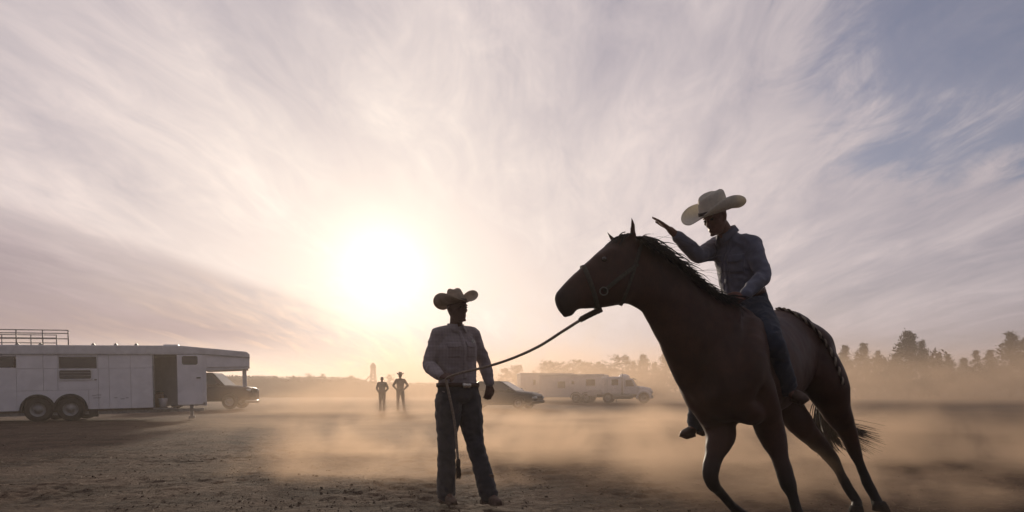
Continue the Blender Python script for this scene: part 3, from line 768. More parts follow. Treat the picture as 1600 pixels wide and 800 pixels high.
    halter = thing('halter', 'worn webbing halter buckled on the head of the bay horse', 'halter', at(940, 470, 4.0))
    wlink('noseband', hstrap((909, 412), (935, 487), 3.99, .028), M_HALT, halter)
    wlink('crown_strap', hstrap((1003, 376), (968, 476), 4.08, .026), M_HALT, halter)
    for s in (-1, 1):
        # cheek strap runs from the ring up to the crown strap along the side of the head
        pts = []
        for i in range(9):
            t = i/8; p = at(941+(994-941)*t, 459+(416-459)*t, 4.02+.06*t)
            h = bv.ray_cast(p+near*s*.45, -near*s); pts.append((h[0] if h[0] is not None else p)+near*s*.004)
        c = MB(); c.tube(pts, [(.003, .013)]*9, 8, ref=near, round_ends=False); wlink('cheek_strap', c.fix(), M_HALT, halter)
        h = bv.ray_cast(at(941, 459, 4.02)+near*s*.45, -near*s); p = (h[0] or at(941, 459, 4.02))+near*s*.008
        c = MB(); ring = [p+Vector((math.cos(t)*.024, 0, math.sin(t)*.024)) for t in [i*2*math.pi/18 for i in range(19)]]; c.tube(ring, [.004]*19, 8, round_ends=False); wlink('ring', c.fix(), mat('dull_ring', (.16, .15, .13), .5, .2, 30, metal=.6), halter)
    return bv
HBV = build_horse()

# ------------------------------------------------------------------ lead rope and braided rope
def rope_mesh(pts, r, sub=12, pitch=.05, strands=3, pick=None):
    P, Q = spline([Vector(p) for p in pts], [(r, r)]*len(pts), sub)
    # even spacing along the curve
    L = [0.0]
    for a, c in zip(P, P[1:]): L.append(L[-1]+(c-a).length)
    n = max(8, int(L[-1]/(pitch/7))); S = []
    j = 0
    for i in range(n+1):
        d = L[-1]*i/n
        while j < len(L)-2 and L[j+1] < d: j += 1
        t = (d-L[j])/max(1e-9, L[j+1]-L[j]); S.append(P[j].lerp(P[j+1], t))
    fr = frames(S, [(1, 1)]*len(S)); out = []
    for k in range(strands):
        if pick is not None and k not in pick: continue
        pts_ = [c+(a*math.cos(i*2*math.pi/7+k*2*math.pi/strands)+b*math.sin(i*2*math.pi/7+k*2*math.pi/strands))*r*.52 for i, (c, a, b) in enumerate(fr)]
        m = MB(); m.tube(pts_, [r*.62]*len(pts_), 6, round_ends=True); out.append(m)
    return out
def build_ropes():
    hand = at(701, 589, 5.20)
    M_ROPE = mat('rope_fibre', (.30, .24, .185), .85, .35, 80); M_ROPED = mat('rope_dark', (.06, .042, .032), .85, .35, 80)
    P = thing('lead_rope', 'pale lead rope from the standing man’s hand to the horse’s halter'.replace('’', ''), 'rope', (at(716, 745, 5.2).x, 5.2, 0))
    pts = [at(697, 593, 5.24), hand, at(722, 582, 5.10), at(760, 573, 4.93), at(800, 560, 4.75), at(842, 541, 4.52), at(880, 517, 4.28), at(912, 497, 4.10), at(931, 487, 4.01), at(938, 484, 3.99)]
    for m in rope_mesh(pts, .0100): wlink('strand', m.fix(), M_ROPE, P)
    for m in rope_mesh([at(908, 499, 4.12), at(918, 493.5, 4.06), at(927, 489, 4.03), at(938, 484, 3.99)], .018, pitch=.03): wlink('snap_knot', m.fix(), M_ROPED, P)
    tail = [at(697, 592, 5.24), at(699, 604, 5.22), at(706, 636, 5.22), at(711, 666, 5.24), at(714, 700, 5.26), at(716, 724, 5.26)]
    for m in rope_mesh(tail, .0105): wlink('hanging_strand', m.fix(), M_ROPE, P)
    rnd = random.Random(2); b = MB(); e = tail[-1]
    b.tube([e+UP*.02, e-UP*.02], [.019, .019], 10)
    for k in range(60):
        a = rnd.uniform(0, 6.28); r_ = rnd.uniform(.004, .020); d = Vector((math.cos(a), math.sin(a), 0))
        b.tube([e, e-UP*.05+d*r_, e-UP*rnd.uniform(.10, .135)+d*r_*1.3], [.003, .003, .0012], 4, round_ends=False)
    wlink('tassel', b.fix(), M_ROPED, P)
    # braided rope lying over the croup
    B = thing('braided_rope', 'black and tan braided rope lying across the rump of the bay horse', 'rope', H(-.5, .1, 1.5))
    px = [(1200, 484, 4.7), (1214, 484, 4.8), (1228, 486, 4.9), (1245, 494, 4.95), (1262, 506, 5.0), (1278, 522, 5.05), (1291, 540, 5.1), (1301, 558, 5.15), (1309, 578, 5.2), (1316, 600, 5.25)]
    pts = []
    for x, y, d in px:
        p = at(x, y, d); ray = (p-Vector((0, 0, CAMH))).normalized(); h = HBV.ray_cast(Vector((0, 0, CAMH)), ray)
        if h[0] is not None: pts.append(h[0]+h[1]*.010)
    if len(pts) > 3:
        for k, mm in enumerate((mat('braid_tan', (.33, .27, .20), .8, .2, 60), M_ROPED)):
            for m in rope_mesh(pts, .014, pitch=.085, strands=2, pick=(k,)): wlink('braid_strand', m.fix(), mm, B)
build_ropes()

# ------------------------------------------------------------------ rider
def build_rider():
    f = HF.copy()
    J = dict(pelvis=at(1170, 474, 4.83), waist=at(1156, 444, 4.80), chest=at(1152, 402, 4.77), neck=at(1136, 364, 4.75),
             head=at(1118, 341, 4.68), hfwd=Vector((-.78, -.48, -.42)).normalized(), hup=Vector((-.32, -.15, .93)), fwd=f,
             sh_l=at(1175, 383, 4.64), sh_r=at(1120, 384, 4.92), el_l=at(1193, 431, 4.54), wr_l=at(1163, 461, 4.44), el_r=at(1092, 400, 4.74), wr_r=at(1047, 359, 4.62),
             hip_l=at(1180, 484, 4.70), hip_r=at(1152, 488, 4.95), kn_l=at(1206, 534, 4.34), kn_r=at(1098, 575, 4.86), an_l=at(1227, 604, 4.48), an_r=at(1090, 661, 4.98),
             toe_l=at(1252, 620, 4.38), toe_r=at(1066, 678, 4.90), hem=.99, ground=H(.1, 0, 1.45).z, sleeve_r=.74, bent=True, spread=0.0, thumb=.15)
    J['hand_l'] = (Vector((-.85, -.1, -.42)), Vector((.3, .9, -.2)), -1, .55)
    J['hand_r'] = ((at(1014, 333, 4.56)-J['wr_r']), Vector((-.62, .16, -.75)), -1, .05)
    P, sh, je, W = person('rider in blue shirt, jeans and straw cowboy hat, one arm raised, astride the bay horse', J, M_SKIN_B, M_SHIRT_R, M_DENIM2, M_LEATHER, .008, .97, girth=1.0, jean_w=1.12)
    cowboy_hat(P, W(0, -.004, .040), Vector((-.82, -.42, -.34)), Vector((-.24, -.22, .95)), M_STRAWHAT, 1.04, .145, .126, .088, .022, .091, .110)
build_rider()
# ------------------------------------------------------------------ vehicles and trailers
M_WHITE = mat('weathered_white_paint', (.80, .78, .79), .5, .10, 2.2, .15, 9, spec=.4)
M_WHITE2 = mat('white_roof_sheet', (.66, .65, .66), .45, .14, 3.0, .15, 9, spec=.4)
M_TYRE = mat('tyre_rubber', (.022, .021, .020), .9, .4, 14)
M_RIM = mat('steel_rim', (.24, .235, .23), .45, .3, 12, metal=.6)
M_BLACK = mat('black_trim', (.02, .02, .02), .6, .3, 12)
M_DARKIN = mat('dim_interior', (.10, .075, .055), .9, .4, 3)
M_GALV = mat('galvanised_steel', (.30, .29, .28), .5, .3, 14, metal=.7)
M_GLASSD = glass('dark_glass')
M_LAMP = mat('lamp_lens', (.62, .62, .60), .15, spec=.7)
M_TRUCK = mat('maroon_paint', (.030, .013, .010), .5, .15, 4, spec=.35)
M_CAR = mat('dark_grey_paint', (.016, .015, .015), .4, .15, 4, spec=.4)
M_RED = mat('red_lens', (.25, .02, .015), .3)

def lpart(name, mb, m, parent, smooth=False, bev=0.0):
    """part in the local frame of its thing"""
    o = link(name, mb.fix(name), m, parent, smooth)
    if bev:
        md = o.modifiers.new('edge', 'BEVEL'); md.width = bev; md.segments = 2; md.limit_method = 'ANGLE'
    return o

def wheel(parent, x, y, r, w, rim=.58, name='wheel'):
    """y is the outer face; the wheel reaches inwards by w (sign gives the side)"""
    s = 1 if w > 0 else -1
    t = MB(); prof = [(r*rim, 0), (r*.90, -.012*s), (r*.985, .03*s), (r, .06*s), (r, w-.06*s), (r*.985, w-.03*s), (r*.9, w), (r*rim, w)]; n = 28; vs, fs = [], []
    for q, yy in prof:
        for i in range(n): a = 2*math.pi*i/n; vs.append((x+q*math.cos(a), y+yy, r+q*math.sin(a)))
    for j in range(len(prof)-1):
        for i in range(n): fs.append((j*n+i, j*n+(i+1) % n, (j+1)*n+(i+1) % n, (j+1)*n+i))
    o = lpart(name, t.add(vs, fs), M_TYRE, parent, True)
    d = MB(); pr = [(r*rim*1.01, .005*s), (r*rim*.93, .012*s), (r*rim*.80, .045*s), (r*rim*.42, .02*s), (r*rim*.30, -.018*s), (r*rim*.10, -.022*s)]; vs, fs = [], []
    for q, yy in pr:
        for i in range(n): a = 2*math.pi*i/n; vs.append((x+q*math.cos(a), y+yy, r+q*math.sin(a)))
    for j in range(len(pr)-1):
        for i in range(n): fs.append((j*n+i, j*n+(i+1) % n, (j+1)*n+(i+1) % n, (j+1)*n+i))
    fs.append(tuple(range((len(pr)-1)*n, len(pr)*n)))
    ro = lpart('rim', d.add(vs, fs), M_RIM, o, True)
    return o

def quad_panel(mb, q, u0, u1, v0, v1, off=.004, th=.012, round_=.0):
    """plate on a face given by corners (bl, br, tr, tl), inset in fractions"""
    bl, br, tr, tl = [Vector(p) for p in q]
    P = lambda u, v: bl.lerp(br, u).lerp(tl.lerp(tr, u), v)
    nn = (br-bl).cross(tl-bl).normalized()
    if round_:
        pts = []
        for (cx, cy_, a0) in ((u1, v1, 0), (u0, v1, 90), (u0, v0, 180), (u1, v0, 270)):
            rx = round_/max(.01, (br-bl).length); ry = round_/max(.01, (tl-bl).length)
            sx = -1 if cx == u1 else 1; sy = -1 if cy_ == v1 else 1
            for k in range(4):
                a = R(a0+k*30); pts.append(P(cx+sx*rx+math.cos(a)*rx, cy_+sy*ry+math.sin(a)*ry))
    else: pts = [P(u0, v0), P(u1, v0), P(u1, v1), P(u0, v1)]
    n = len(pts); vs = [p+nn*(off-th) for p in pts]+[p+nn*off for p in pts]
    mb.add(vs, [tuple(range(n, 2*n)), tuple(reversed(range(n)))]+[(i, (i+1) % n, (i+1) % n+n, i+n) for i in range(n)]); return mb

def build_trailer():
    t = thing('horse_trailer', 'white gooseneck horse trailer with roof rack and open side door', 'trailer', (-14.3, 20.0, .0))
    t.rotation_euler = (0, R(-1.2), math.atan2(.375, .927))
    Wd = 2.15; ZB, ZG, ZT = .36, 2.10, 2.40; X0, X1 = -4.2, 4.32
    # near side, sheet by sheet
    def panel(x0, x1, z0, z1, name='side_panel', m=M_WHITE): lpart(name, MB().box(x0+.004, x1-.004, 0, .03, z0+.004, z1-.004), m, t, bev=.003)
    cols_ = [X0, -3.4, -2.5, -1.72, -.95, -.26, .117, 1.2, 1.5, 2.1, 2.73]
    for a, b in zip(cols_, cols_[1:]):
        win = (a == .117); wl = (b == -.95 or a == -.95 or a == -.26)
        lo = .98 if (b <= .93 and a >= -.95) else ZB
        if win:
            panel(a, b, .98, 1.66); continue
        if a == -1.72: panel(a, b, ZB, 1.70); panel(a, b, 2.04, ZG); continue          # under the rear window
        panel(a, b, lo, 1.66); panel(a, b, 1.66, ZG)
    panel(.93, 1.2, ZB, .98)
    panel(3.44, X1, ZB+.12, ZG)
    # wheel arch sheet with two round cut-outs
    pts = [(-.948, ZB+.004), (-.948, .976), (.926, .976), (.926, ZB+.004)]
    for cx in (.44, -.415):
        for k in range(13):
            a = R(8+k*164/12); pts.append((cx+.415*math.cos(a), .36+.46*math.sin(a)))
    lpart('arch_panel', MB().prism(pts, 0, .03), M_WHITE, t)
    for cx in (.44, -.415):
        f = MB(); vs, fs = [], []
        for k in range(15):
            a = R(-2+k*184/14)
            for (q, yy) in ((.405, -.05), (.47, -.05), (.47, .02), (.405, .02)): vs.append((cx+q*math.cos(a), yy, .36+q*1.08*math.sin(a)))
        for k in range(14):
            for j in range(4): fs.append((k*4+j, k*4+(j+1) % 4, k*4+4+(j+1) % 4, k*4+4+j))
        fs += [(0, 1, 2, 3), (56, 57, 58, 59)]
        lpart('fender', f.add(vs, fs), M_BLACK, t)
        wheel(t, cx, -.02, .385, .24, .56); wheel(t, cx, Wd+.02, .385, -.24, .56)
    lpart('wheel_well', MB().box(-.95, .93, .30, .33, .30, .98), M_BLACK, t)
    lpart('mud_flap', MB().box(.93, 1.15, .02, .22, .12, .36), M_BLACK, t)
    # far side, rear, front, floor, roof
    lpart('far_wall', MB().box(X0, X1-1.95, Wd-.03, Wd, ZB, ZG), M_WHITE, t)
    lpart('rear_wall', MB().box(X0-.03, X0-.002, 0, Wd, ZB, ZG), M_WHITE, t)
    fv = [(X1-.04, .032), (X1, .032), (X1-1.95, Wd-.004), (X1-1.99, Wd-.004)]
    lpart('front_wall', MB().add([(x, y, z) for z in (ZB+.02, ZG-.004) for x, y in fv], [(0, 1, 2, 3), (7, 6, 5, 4)]+[(i, (i+1) % 4, (i+1) % 4+4, i+4) for i in range(4)]), M_WHITE, t)
    lpart('partition', MB().box(2.2, 2.23, .04, Wd-.04, ZB, ZG), M_DARKIN, t)
    lpart('floor', MB().box(X0, X1-1.3, .03, Wd-.03, ZB-.06, ZB-.004), M_DARKIN, t)
    lpart('frame_rail', MB().box(X0, X1-.1, .10, .20, ZB-.16, ZB-.064), M_GALV, t); lpart('frame_rail', MB().box(X0, X1-1.9, Wd-.2, Wd-.1, ZB-.16, ZB-.064), M_GALV, t)
    # roof cove and roof, sloping down over the neck
    NX = 5.69
    top = [(X0-.03, ZG+.002), (X0-.03, ZT-.05), (X0+.06, ZT), (3.55, ZT), (NX-.10, 2.20), (NX, 2.11), (NX, 1.99), (X1, ZG+.002)]
    lpart('roof_cove', MB().prism(top, -.012, Wd+.012), M_WHITE2, t, bev=.03)
    lpart('neck', MB().prism([(X1, 1.66), (X1, ZG-.004), (NX-.01, 1.985), (NX-.01, 1.68)], .004, Wd-.004), M_WHITE, t, bev=.015)
    lpart('neck_floor', MB().prism([(X1-.05, 1.56), (X1-.05, 1.656), (NX-.06, 1.676), (NX-.06, 1.60)], .03, Wd-.03), M_WHITE2, t)
    lpart('gutter', MB().box(X0, X1, -.030, -.013, ZG-.012, ZG+.014), M_GALV, t)
    lpart('neck_gutter', MB().prism([(X1+.01, ZG-.014), (X1+.01, ZG+.012), (NX, 1.998), (NX, 1.972)], -.030, -.013), M_GALV, t)
    lpart('coupler_post', MB().box(NX-.26, NX-.12, Wd*.45, Wd*.55, 1.0, 1.60), M_WHITE, t, bev=.02)
    # landing jack
    lpart('landing_jack', MB().box(3.80, 3.90, .10, .20, .04, .54).box(3.76, 3.94, .06, .24, -.05, .04), M_GALV, t)
    lpart('step', MB().box(2.75, 3.40, -.16, .02, .30, .34), M_GALV, t)
    # rear window with rounded corners, feed window with drop-down pane
    lpart('window', quad_panel(MB(), [(-2.3, 0, 1.70), (-.955, 0, 1.70), (-.955, 0, 2.04), (-2.3, 0, 2.04)], .03, .97, .02, .98, -.008, .02, .10), M_GLASSD, t)
    w = lpart('window', MB().box(.117, 1.2, .06, .08, 1.66, 2.06), M_GLASSD, t)
    for (a, b, c, d) in ((.117, 1.2, 2.03, 2.096), (.117, .15, 1.66, 2.03), (1.165, 1.2, 1.66, 2.03)): lpart('window_frame', MB().box(a, b, -.006, .04, c, d), M_WHITE2, w)
    dr = lpart('drop_window', quad_panel(MB(), [(.13, 0, 1.29), (1.05, 0, 1.29), (1.05, 0, 1.64), (.13, 0, 1.64)], 0, 1, 0, 1, .035, .03, .05), M_WHITE2, t)
    lpart('pane', quad_panel(MB(), [(.13, -.035, 1.29), (1.05, -.035, 1.29), (1.05, -.035, 1.64), (.13, -.035, 1.64)], .04, .96, .12, .90, .006, .008, .045), M_GLASSD, dr)
    for zz in (1.42, 1.52): lpart('window_bar', MB().box(.17, 1.01, -.052, -.044, zz, zz+.012), M_GALV, dr)
    lpart('latch', MB().box(1.10, 1.16, -.03, 0, 1.28, 1.32), M_GALV, t)
    # door leaf folded back
    d = lpart('door', MB().box(3.45, 4.21, -.055, -.015, .42, 2.085), M_WHITE, t, bev=.012)
    lpart('door_window', quad_panel(MB(), [(3.6, -.055, 1.76), (4.07, -.055, 1.76), (4.07, -.055, 2.05), (3.6, -.055, 2.05)], 0, 1, 0, 1, .006, .012, .06), M_GLASSD, d)
    lpart('handle', MB().box(4.03, 4.15, -.10, -.055, 1.30, 1.335), M_BLACK, d)
    lpart('door_jamb', MB().box(2.735, 2.775, -.012, .05, ZB, ZG-.004), M_GALV, t)
    # scuffed lettering-like stripe marks stay as scuffs
    for (x, z, l) in ((1.02, .78, .10), (1.13, .80, .14), (1.05, .71, .20), (1.62, .70, .10), (1.80, .66, .12), (1.95, .69, .08)):
        lpart('scuff', MB().box(x, x+l, -.004, .002, z, z+.016), M_GALV, t)
    # roof furniture
    for x in (-1.0, -.4, 1.0, 1.62, 2.2): lpart('clearance_light', MB().prism([(x, ZT+.001), (x+.12, ZT+.001), (x+.08, ZT+.07), (x+.04, ZT+.07)], .1, .2), M_GALV, t)
    lpart('roof_vent', MB().box(3.0, 3.45, .5, .95, ZT+.002, ZT+.07), M_WHITE2, t, bev=.02)
    for yy in (.08, Wd-.08):
        for zz in (2.87, 2.77, 2.60): lpart('rack_rail', MB().tube([(X0, yy, zz), (.42 if yy < 1 else -.36, yy, zz)], [.016, .016], 8, round_ends=False), M_GALV, t, True)
        for xx in ((-4.1, -3.3, -2.5, -1.62, -.95, -.27, .40) if yy < 1 else (-4.1, -3.0, -1.9, -1.1, -.38)): lpart('rack_post', MB().tube([(xx, yy+.001, ZT), (xx, yy+.001, 2.875)], [.018, .018], 8, round_ends=False), M_GALV, t, True)
    # things on the trailer floor
    M = Matrix.Translation(t.location) @ t.rotation_euler.to_matrix().to_4x4()
    p = M @ Vector((2.98, .28, ZB))
    b = MB(); b.loft([(Vector((0, 0, 0)), Vector((.115, 0, 0)), Vector((0, .115, 0))), (Vector((0, 0, .27)), Vector((.14, 0, 0)), Vector((0, .14, 0))), (Vector((0, 0, .29)), Vector((.15, 0, 0)), Vector((0, .15, 0)))], 20)
    k = thing('bucket', 'small white bucket just inside the open trailer doorway', 'bucket', p)
    lpart('pail', b, M_WHITE, k, True)
    a = MB(); a.tube([(-.14, 0, .27), (-.11, -.02, .38), (0, -.03, .43), (.11, -.02, .38), (.14, 0, .27)], [.005]*5, 6, sub=3); lpart('handle', a, M_GALV, k, True)
    p = M @ Vector((2.80, .62, ZB)); k = thing('feed_sack', 'slumped brown feed sack on the floor inside the horse trailer', 'sack', p)
    a = MB(); a.loft([(Vector((0, 0, .0)), Vector((.17, 0, 0)), Vector((0, .12, 0))), (Vector((0, 0, .15)), Vector((.19, 0, 0)), Vector((0, .13, 0))), (Vector((.02, 0, .40)), Vector((.15, 0, 0)), Vector((0, .10, 0))), (Vector((.05, 0, .50)), Vector((.12, 0, 0)), Vector((0, .02, 0)))], 18, sq=.8)
    lpart('sack_body', a, mat('sack_paper', (.30, .20, .13), .9, .3, 8), k, True); lpart('stitched_top', MB().box(-.08, .18, -.012, .012, .502, .53), M_RIM, k)
build_trailer()

def build_auto(name, label, cat, loc, rz, paint, L, secs, cab, wheels, wr, hood_line=None, pickup=False):
    """secs: (x, z0, z1, half width); cab: x of rear base, rear top, front top, front base, z base, z top, half widths"""
    t = thing(name, label, cat, loc, rz)
    V = Vector
    body = MB(); body.loft([(V((x, 0, (a+b)/2)), V((0, w, 0)), V((0, 0, (b-a)/2))) for x, a, b, w in secs], 28, sq=.42)
    lpart('body', body, paint, t, True)
    rb, rt_, ft, fb, z0, z1, w0, w1 = cab
    c = [V((rb, -w0, z0)), V((fb, -w0, z0)), V((fb, w0, z0)), V((rb, w0, z0)), V((rt_, -w1, z1)), V((ft, -w1, z1)), V((ft, w1, z1)), V((rt_, w1, z1))]
    m = MB(); m.add(c, [(0, 3, 2, 1), (4, 5, 6, 7), (0, 1, 5, 4), (1, 2, 6, 5), (2, 3, 7, 6), (3, 0, 4, 7)])
    cabo = lpart('cabin', m, paint, t, False, .06)
    near = (c[0], c[1], c[5], c[4]); far = (c[2], c[3], c[7], c[6]); fr = (c[1], c[2], c[6], c[5]); re = (c[3], c[0], c[4], c[7])
    for q in (near, far):
        for (u0, u1) in ((.07, .47), (.50, .90)): lpart('side_window', quad_panel(MB(), q, u0, u1, .18, .86, .006, .02, .05), M_GLASSD, cabo)
    lpart('windscreen', quad_panel(MB(), fr, .06, .94, .08, .92, .008, .02, .06), M_GLASSD, cabo); lpart('rear_window', quad_panel(MB(), re, .08, .92, .12, .9, .008, .02, .06), M_GLASSD, cabo)
    hw = max(s[3] for s in secs)
    for x in wheels:
        for s in (-1, 1):
            wheel(t, x, s*(hw+.01), wr, -s*.22)
            a = MB(); a.tube([(x+(wr+.045)*math.cos(R(q)), s*(hw-.02), wr+(wr+.045)*math.sin(R(q))) for q in range(-5, 190, 13)], [.045]*15, 6, round_ends=False); lpart('wheel_arch', a, M_BLACK, t, True)
    xf = secs[-1][0]; zf = secs[-2][2]
    for s in (-1, 1):
        h = MB(); h.loft([(V((xf-.16, s*(hw-.26), zf-.17)), V((0, .17, 0)), V((0, 0, .075))), (V((xf+.015, s*(hw-.30), zf-.18)), V((0, .14, 0)), V((0, 0, .06)))], 14, sq=.6); lpart('headlight', h, M_LAMP, t, True)
        lpart('mirror', MB().tube([(fb-.35, s*(w0+.0), z0+.08), (fb-.35, s*(w0+.16), z0+.12)], [(.09, .06), (.10, .07)], 10), paint, t, True)
        lpart('tail_light', MB().box(secs[0][0]-.012, secs[0][0]+.10, s*(hw-.14)-.09, s*(hw-.14)+.09, zf-.22, zf-.06), M_RED, t)
        for xx in ((rb+fb)/2-.35, (rb+fb)/2+.62): lpart('door_handle', MB().box(xx, xx+.16, s*(hw+.004)-.012, s*(hw+.004)+.012, z0-.14, z0-.11), M_BLACK, t)
    lpart('bumper', MB().tube([(xf-.10, -hw+.06, .40), (xf+.05, -hw*.5, .40), (xf+.05, hw*.5, .40), (xf-.10, hw-.06, .40)], [.085]*4, 8), M_BLACK if not pickup else M_RIM, t, True)
    lpart('grille', MB().box(xf-.03, xf+.022, -.42, .42, zf-.30, zf-.10), M_BLACK, t)
    return t
build_auto('parked_car', 'dark grey sedan parked in the dust behind the standing man', 'car', (-.68, 34.4, 0), R(-20), M_CAR, 4.5,
    [(-2.25, .45, .80, .62), (-2.18, .32, .95, .80), (-1.7, .22, 1.0, .87), (-.6, .20, .96, .89), (.7, .20, .95, .89), (1.35, .21, .95, .88), (1.95, .24, .88, .84), (2.2, .30, .78, .76), (2.28, .38, .68, .62)],
    (-1.75, -.95, .30, 1.25, .92, 1.47, .82, .60), (-1.35, 1.38), .32)
p = build_auto('pickup_truck', 'dark maroon pickup truck parked beyond the nose of the white trailer', 'truck', (-16.62, 34.4, 0), R(3), M_TRUCK, 5.4,
    [(-2.75, .55, 1.12, .80), (-2.7, .42, 1.24, .92), (-1.0, .38, 1.26, .95), (.6, .38, 1.26, .95), (1.5, .38, 1.27, .95), (2.1, .40, 1.24, .93), (2.55, .42, 1.17, .89), (2.70, .46, 1.08, .80)],
    (-.95, -.82, .78, 1.52, 1.18, 1.92, .88, .70), (-1.75, 1.75), .40, pickup=True)

def small_trailer(label, loc, rz, L, ht, wins, slide, wx):
    t = thing('horse_trailer', label, 'trailer', loc, rz); Wd = 2.2
    lpart('body', MB().box(-L/2, L/2, 0, Wd, .42, ht-.16), M_WHITE, t, bev=.05)
    lpart('roof', MB().prism([(-L/2-.03, ht-.158), (-L/2-.03, ht-.05), (-L/2+.1, ht), (L/2-.1, ht), (L/2+.03, ht-.05), (L/2+.03, ht-.158)], -.03, Wd+.03), M_WHITE2, t)
    F = [(-L/2, 0, .42), (L/2, 0, .42), (L/2, 0, ht-.16), (-L/2, 0, ht-.16)]
    for (a, b, c, d) in wins:
        w = lpart('window', quad_panel(MB(), F, a, b, c, d, .012, .02, .05), M_WHITE2, t); e = .012
        lpart('pane', quad_panel(MB(), F, a+e, b-e, c+e*2.4, d-e*2.4, .020, .02, .05), M_GLASSD, w)
    for x in wx:
        wheel(t, x, -.03, .36, .22); wheel(t, x, Wd+.03, .36, -.22)
        lpart('fender', MB().tube([(x+.45*math.cos(R(q)), -.02, .38+.45*math.sin(R(q))) for q in range(0, 181, 15)], [.04]*13, 6), M_BLACK, t, True)
    if slide: lpart('tack_box', MB().box(slide[0], slide[1], -.28, -.02, .55, 1.05), M_WHITE2, t, bev=.03)
    lpart('tongue', MB().box(L/2, L/2+1.1, Wd/2-.05, Wd/2+.05, .42, .52), M_GALV, t)
    lpart('jack', MB().box(L/2+.8, L/2+.88, Wd/2-.14, Wd/2-.06, .0, .60), M_GALV, t)
    return t
small_trailer('long white stock trailer beside the sedan, four little windows along its side', (3.2, 57.5, 0), R(8), 4.9, 2.55, [(.22+.13*i, .29+.13*i, .52, .80) for i in range(4)], None, (-1.6, -.7))
small_trailer('white trailer with three square windows parked behind the sedan, nearest the truck', (4.75, 51.5, 0), R(-18), 5.3, 2.28, [(.28, .42, .42, .78), (.50, .56, .60, .80), (.72, .88, .52, .88)], (1.4, 2.5), (.4, 1.25))
def build_toter():
    t = thing('hauler_truck', 'white hauler truck with sleeper cab half hidden in blowing dust', 'truck', (8.45, 49.2, 0), R(-14)); V = Vector; t.scale = (.86, .86, .90)
    lpart('sleeper', MB().box(-1.7, .25, -1.08, 1.08, .75, 2.25), M_WHITE, t, bev=.10)
    lpart('sleeper_window', quad_panel(MB(), [(-1.7, -1.08, .75), (.25, -1.08, .75), (.25, -1.08, 2.25), (-1.7, -1.08, 2.25)], .45, .75, .52, .85, .012, .02, .06), M_GLASSD, t)
    lpart('sleeper_door', quad_panel(MB(), [(-1.7, -1.08, .75), (.25, -1.08, .75), (.25, -1.08, 2.25), (-1.7, -1.08, 2.25)], .12, .30, .05, .88, .010, .02, .04), M_WHITE2, t)
    c = [V((.26, -1.02, .75)), V((1.35, -1.02, .75)), V((1.35, 1.02, .75)), V((.26, 1.02, .75)), V((.26, -.95, 2.12)), V((.80, -.90, 2.12)), V((.80, .90, 2.12)), V((.26, .95, 2.12))]
    c[1].z = c[2].z = .75
    cab = MB(); side = [(.26, .75), (1.35, .75), (1.35, 1.45), (.95, 2.08), (.26, 2.16)]
    cab.prism(side, -1.0, 1.0); co = lpart('cab', cab, M_WHITE, t, bev=.06)
    lpart('windscreen', quad_panel(MB(), [V((1.35, -1, 1.45)), V((1.35, 1, 1.45)), V((.95, 1, 2.08)), V((.95, -1, 2.08))], .05, .95, .10, .92, .012, .02, .06), M_GLASSD, co)
    for s in (-1, 1):
        q = [V((.36, s*1.0, 1.42)), V((1.22, s*1.0, 1.42)), V((.92, s*1.0, 1.98)), V((.36, s*1.0, 1.98))]
        if s > 0: q = [q[1], q[0], q[3], q[2]]
        lpart('side_window', quad_panel(MB(), q, .04, .94, .04, .96, .012, .02, .04), M_GLASSD, co)
    lpart('sun_visor', MB().prism([(.97, 2.09), (1.24, 1.97), (1.26, 2.0), (.99, 2.14)], -.98, .98), M_BLACK, co)
    lpart('hood', MB().loft([(V((1.33, 0, 1.05)), V((0, .88, 0)), V((0, 0, .42))), (V((1.9, 0, 1.02)), V((0, .82, 0)), V((0, 0, .40))), (V((2.45, 0, .95)), V((0, .76, 0)), V((0, 0, .36))), (V((2.62, 0, .90)), V((0, .66, 0)), V((0, 0, .26)))], 24, sq=.45), M_WHITE, t, True)
    d = MB(); d.loft([(V((.2, 0, 2.16)), V((.52, 0, 0)), V((0, .75, 0))), (V((.2, 0, 2.33)), V((.46, 0, 0)), V((0, .66, 0))), (V((.17, 0, 2.45)), V((.30, 0, 0)), V((0, .45, 0))), (V((.15, 0, 2.49)), V((.08, 0, 0)), V((0, .12, 0)))], 20); lpart('roof_fairing', d, M_WHITE2, t, True)
    for s in (-1, 1):
        wheel(t, 1.95, s*1.04, .46, -s*.26); wheel(t, -1.15, s*1.10, .46, -s*.26)
        lpart('front_fender', MB().tube([(1.95+.56*math.cos(R(q)), s*.93, .46+.56*math.sin(R(q))) for q in range(0, 181, 15)], [.10]*13, 8), M_WHITE, t, True)
        lpart('headlight', MB().tube([(2.52, s*.60, .98), (2.62, s*.60, .97)], [.11, .10], 12), M_LAMP, t, True)
        lpart('exhaust_stack', MB().tube([(.1, s*1.14, .7), (.1, s*1.14, 2.5)], [.05, .05], 10, round_ends=False), M_GALV, t, True)
        lpart('fuel_tank', MB().tube([(-.55, s*.85, .62), (.75, s*.85, .62)], [.26, .26], 16), M_RIM, t, True)
    lpart('chassis', MB().box(-2.2, 2.3, -.42, .42, .50, .74), M_BLACK, t); lpart('bumper', MB().box(2.60, 2.74, -1.0, 1.0, .42, .68), M_RIM, t, bev=.03)
build_toter()

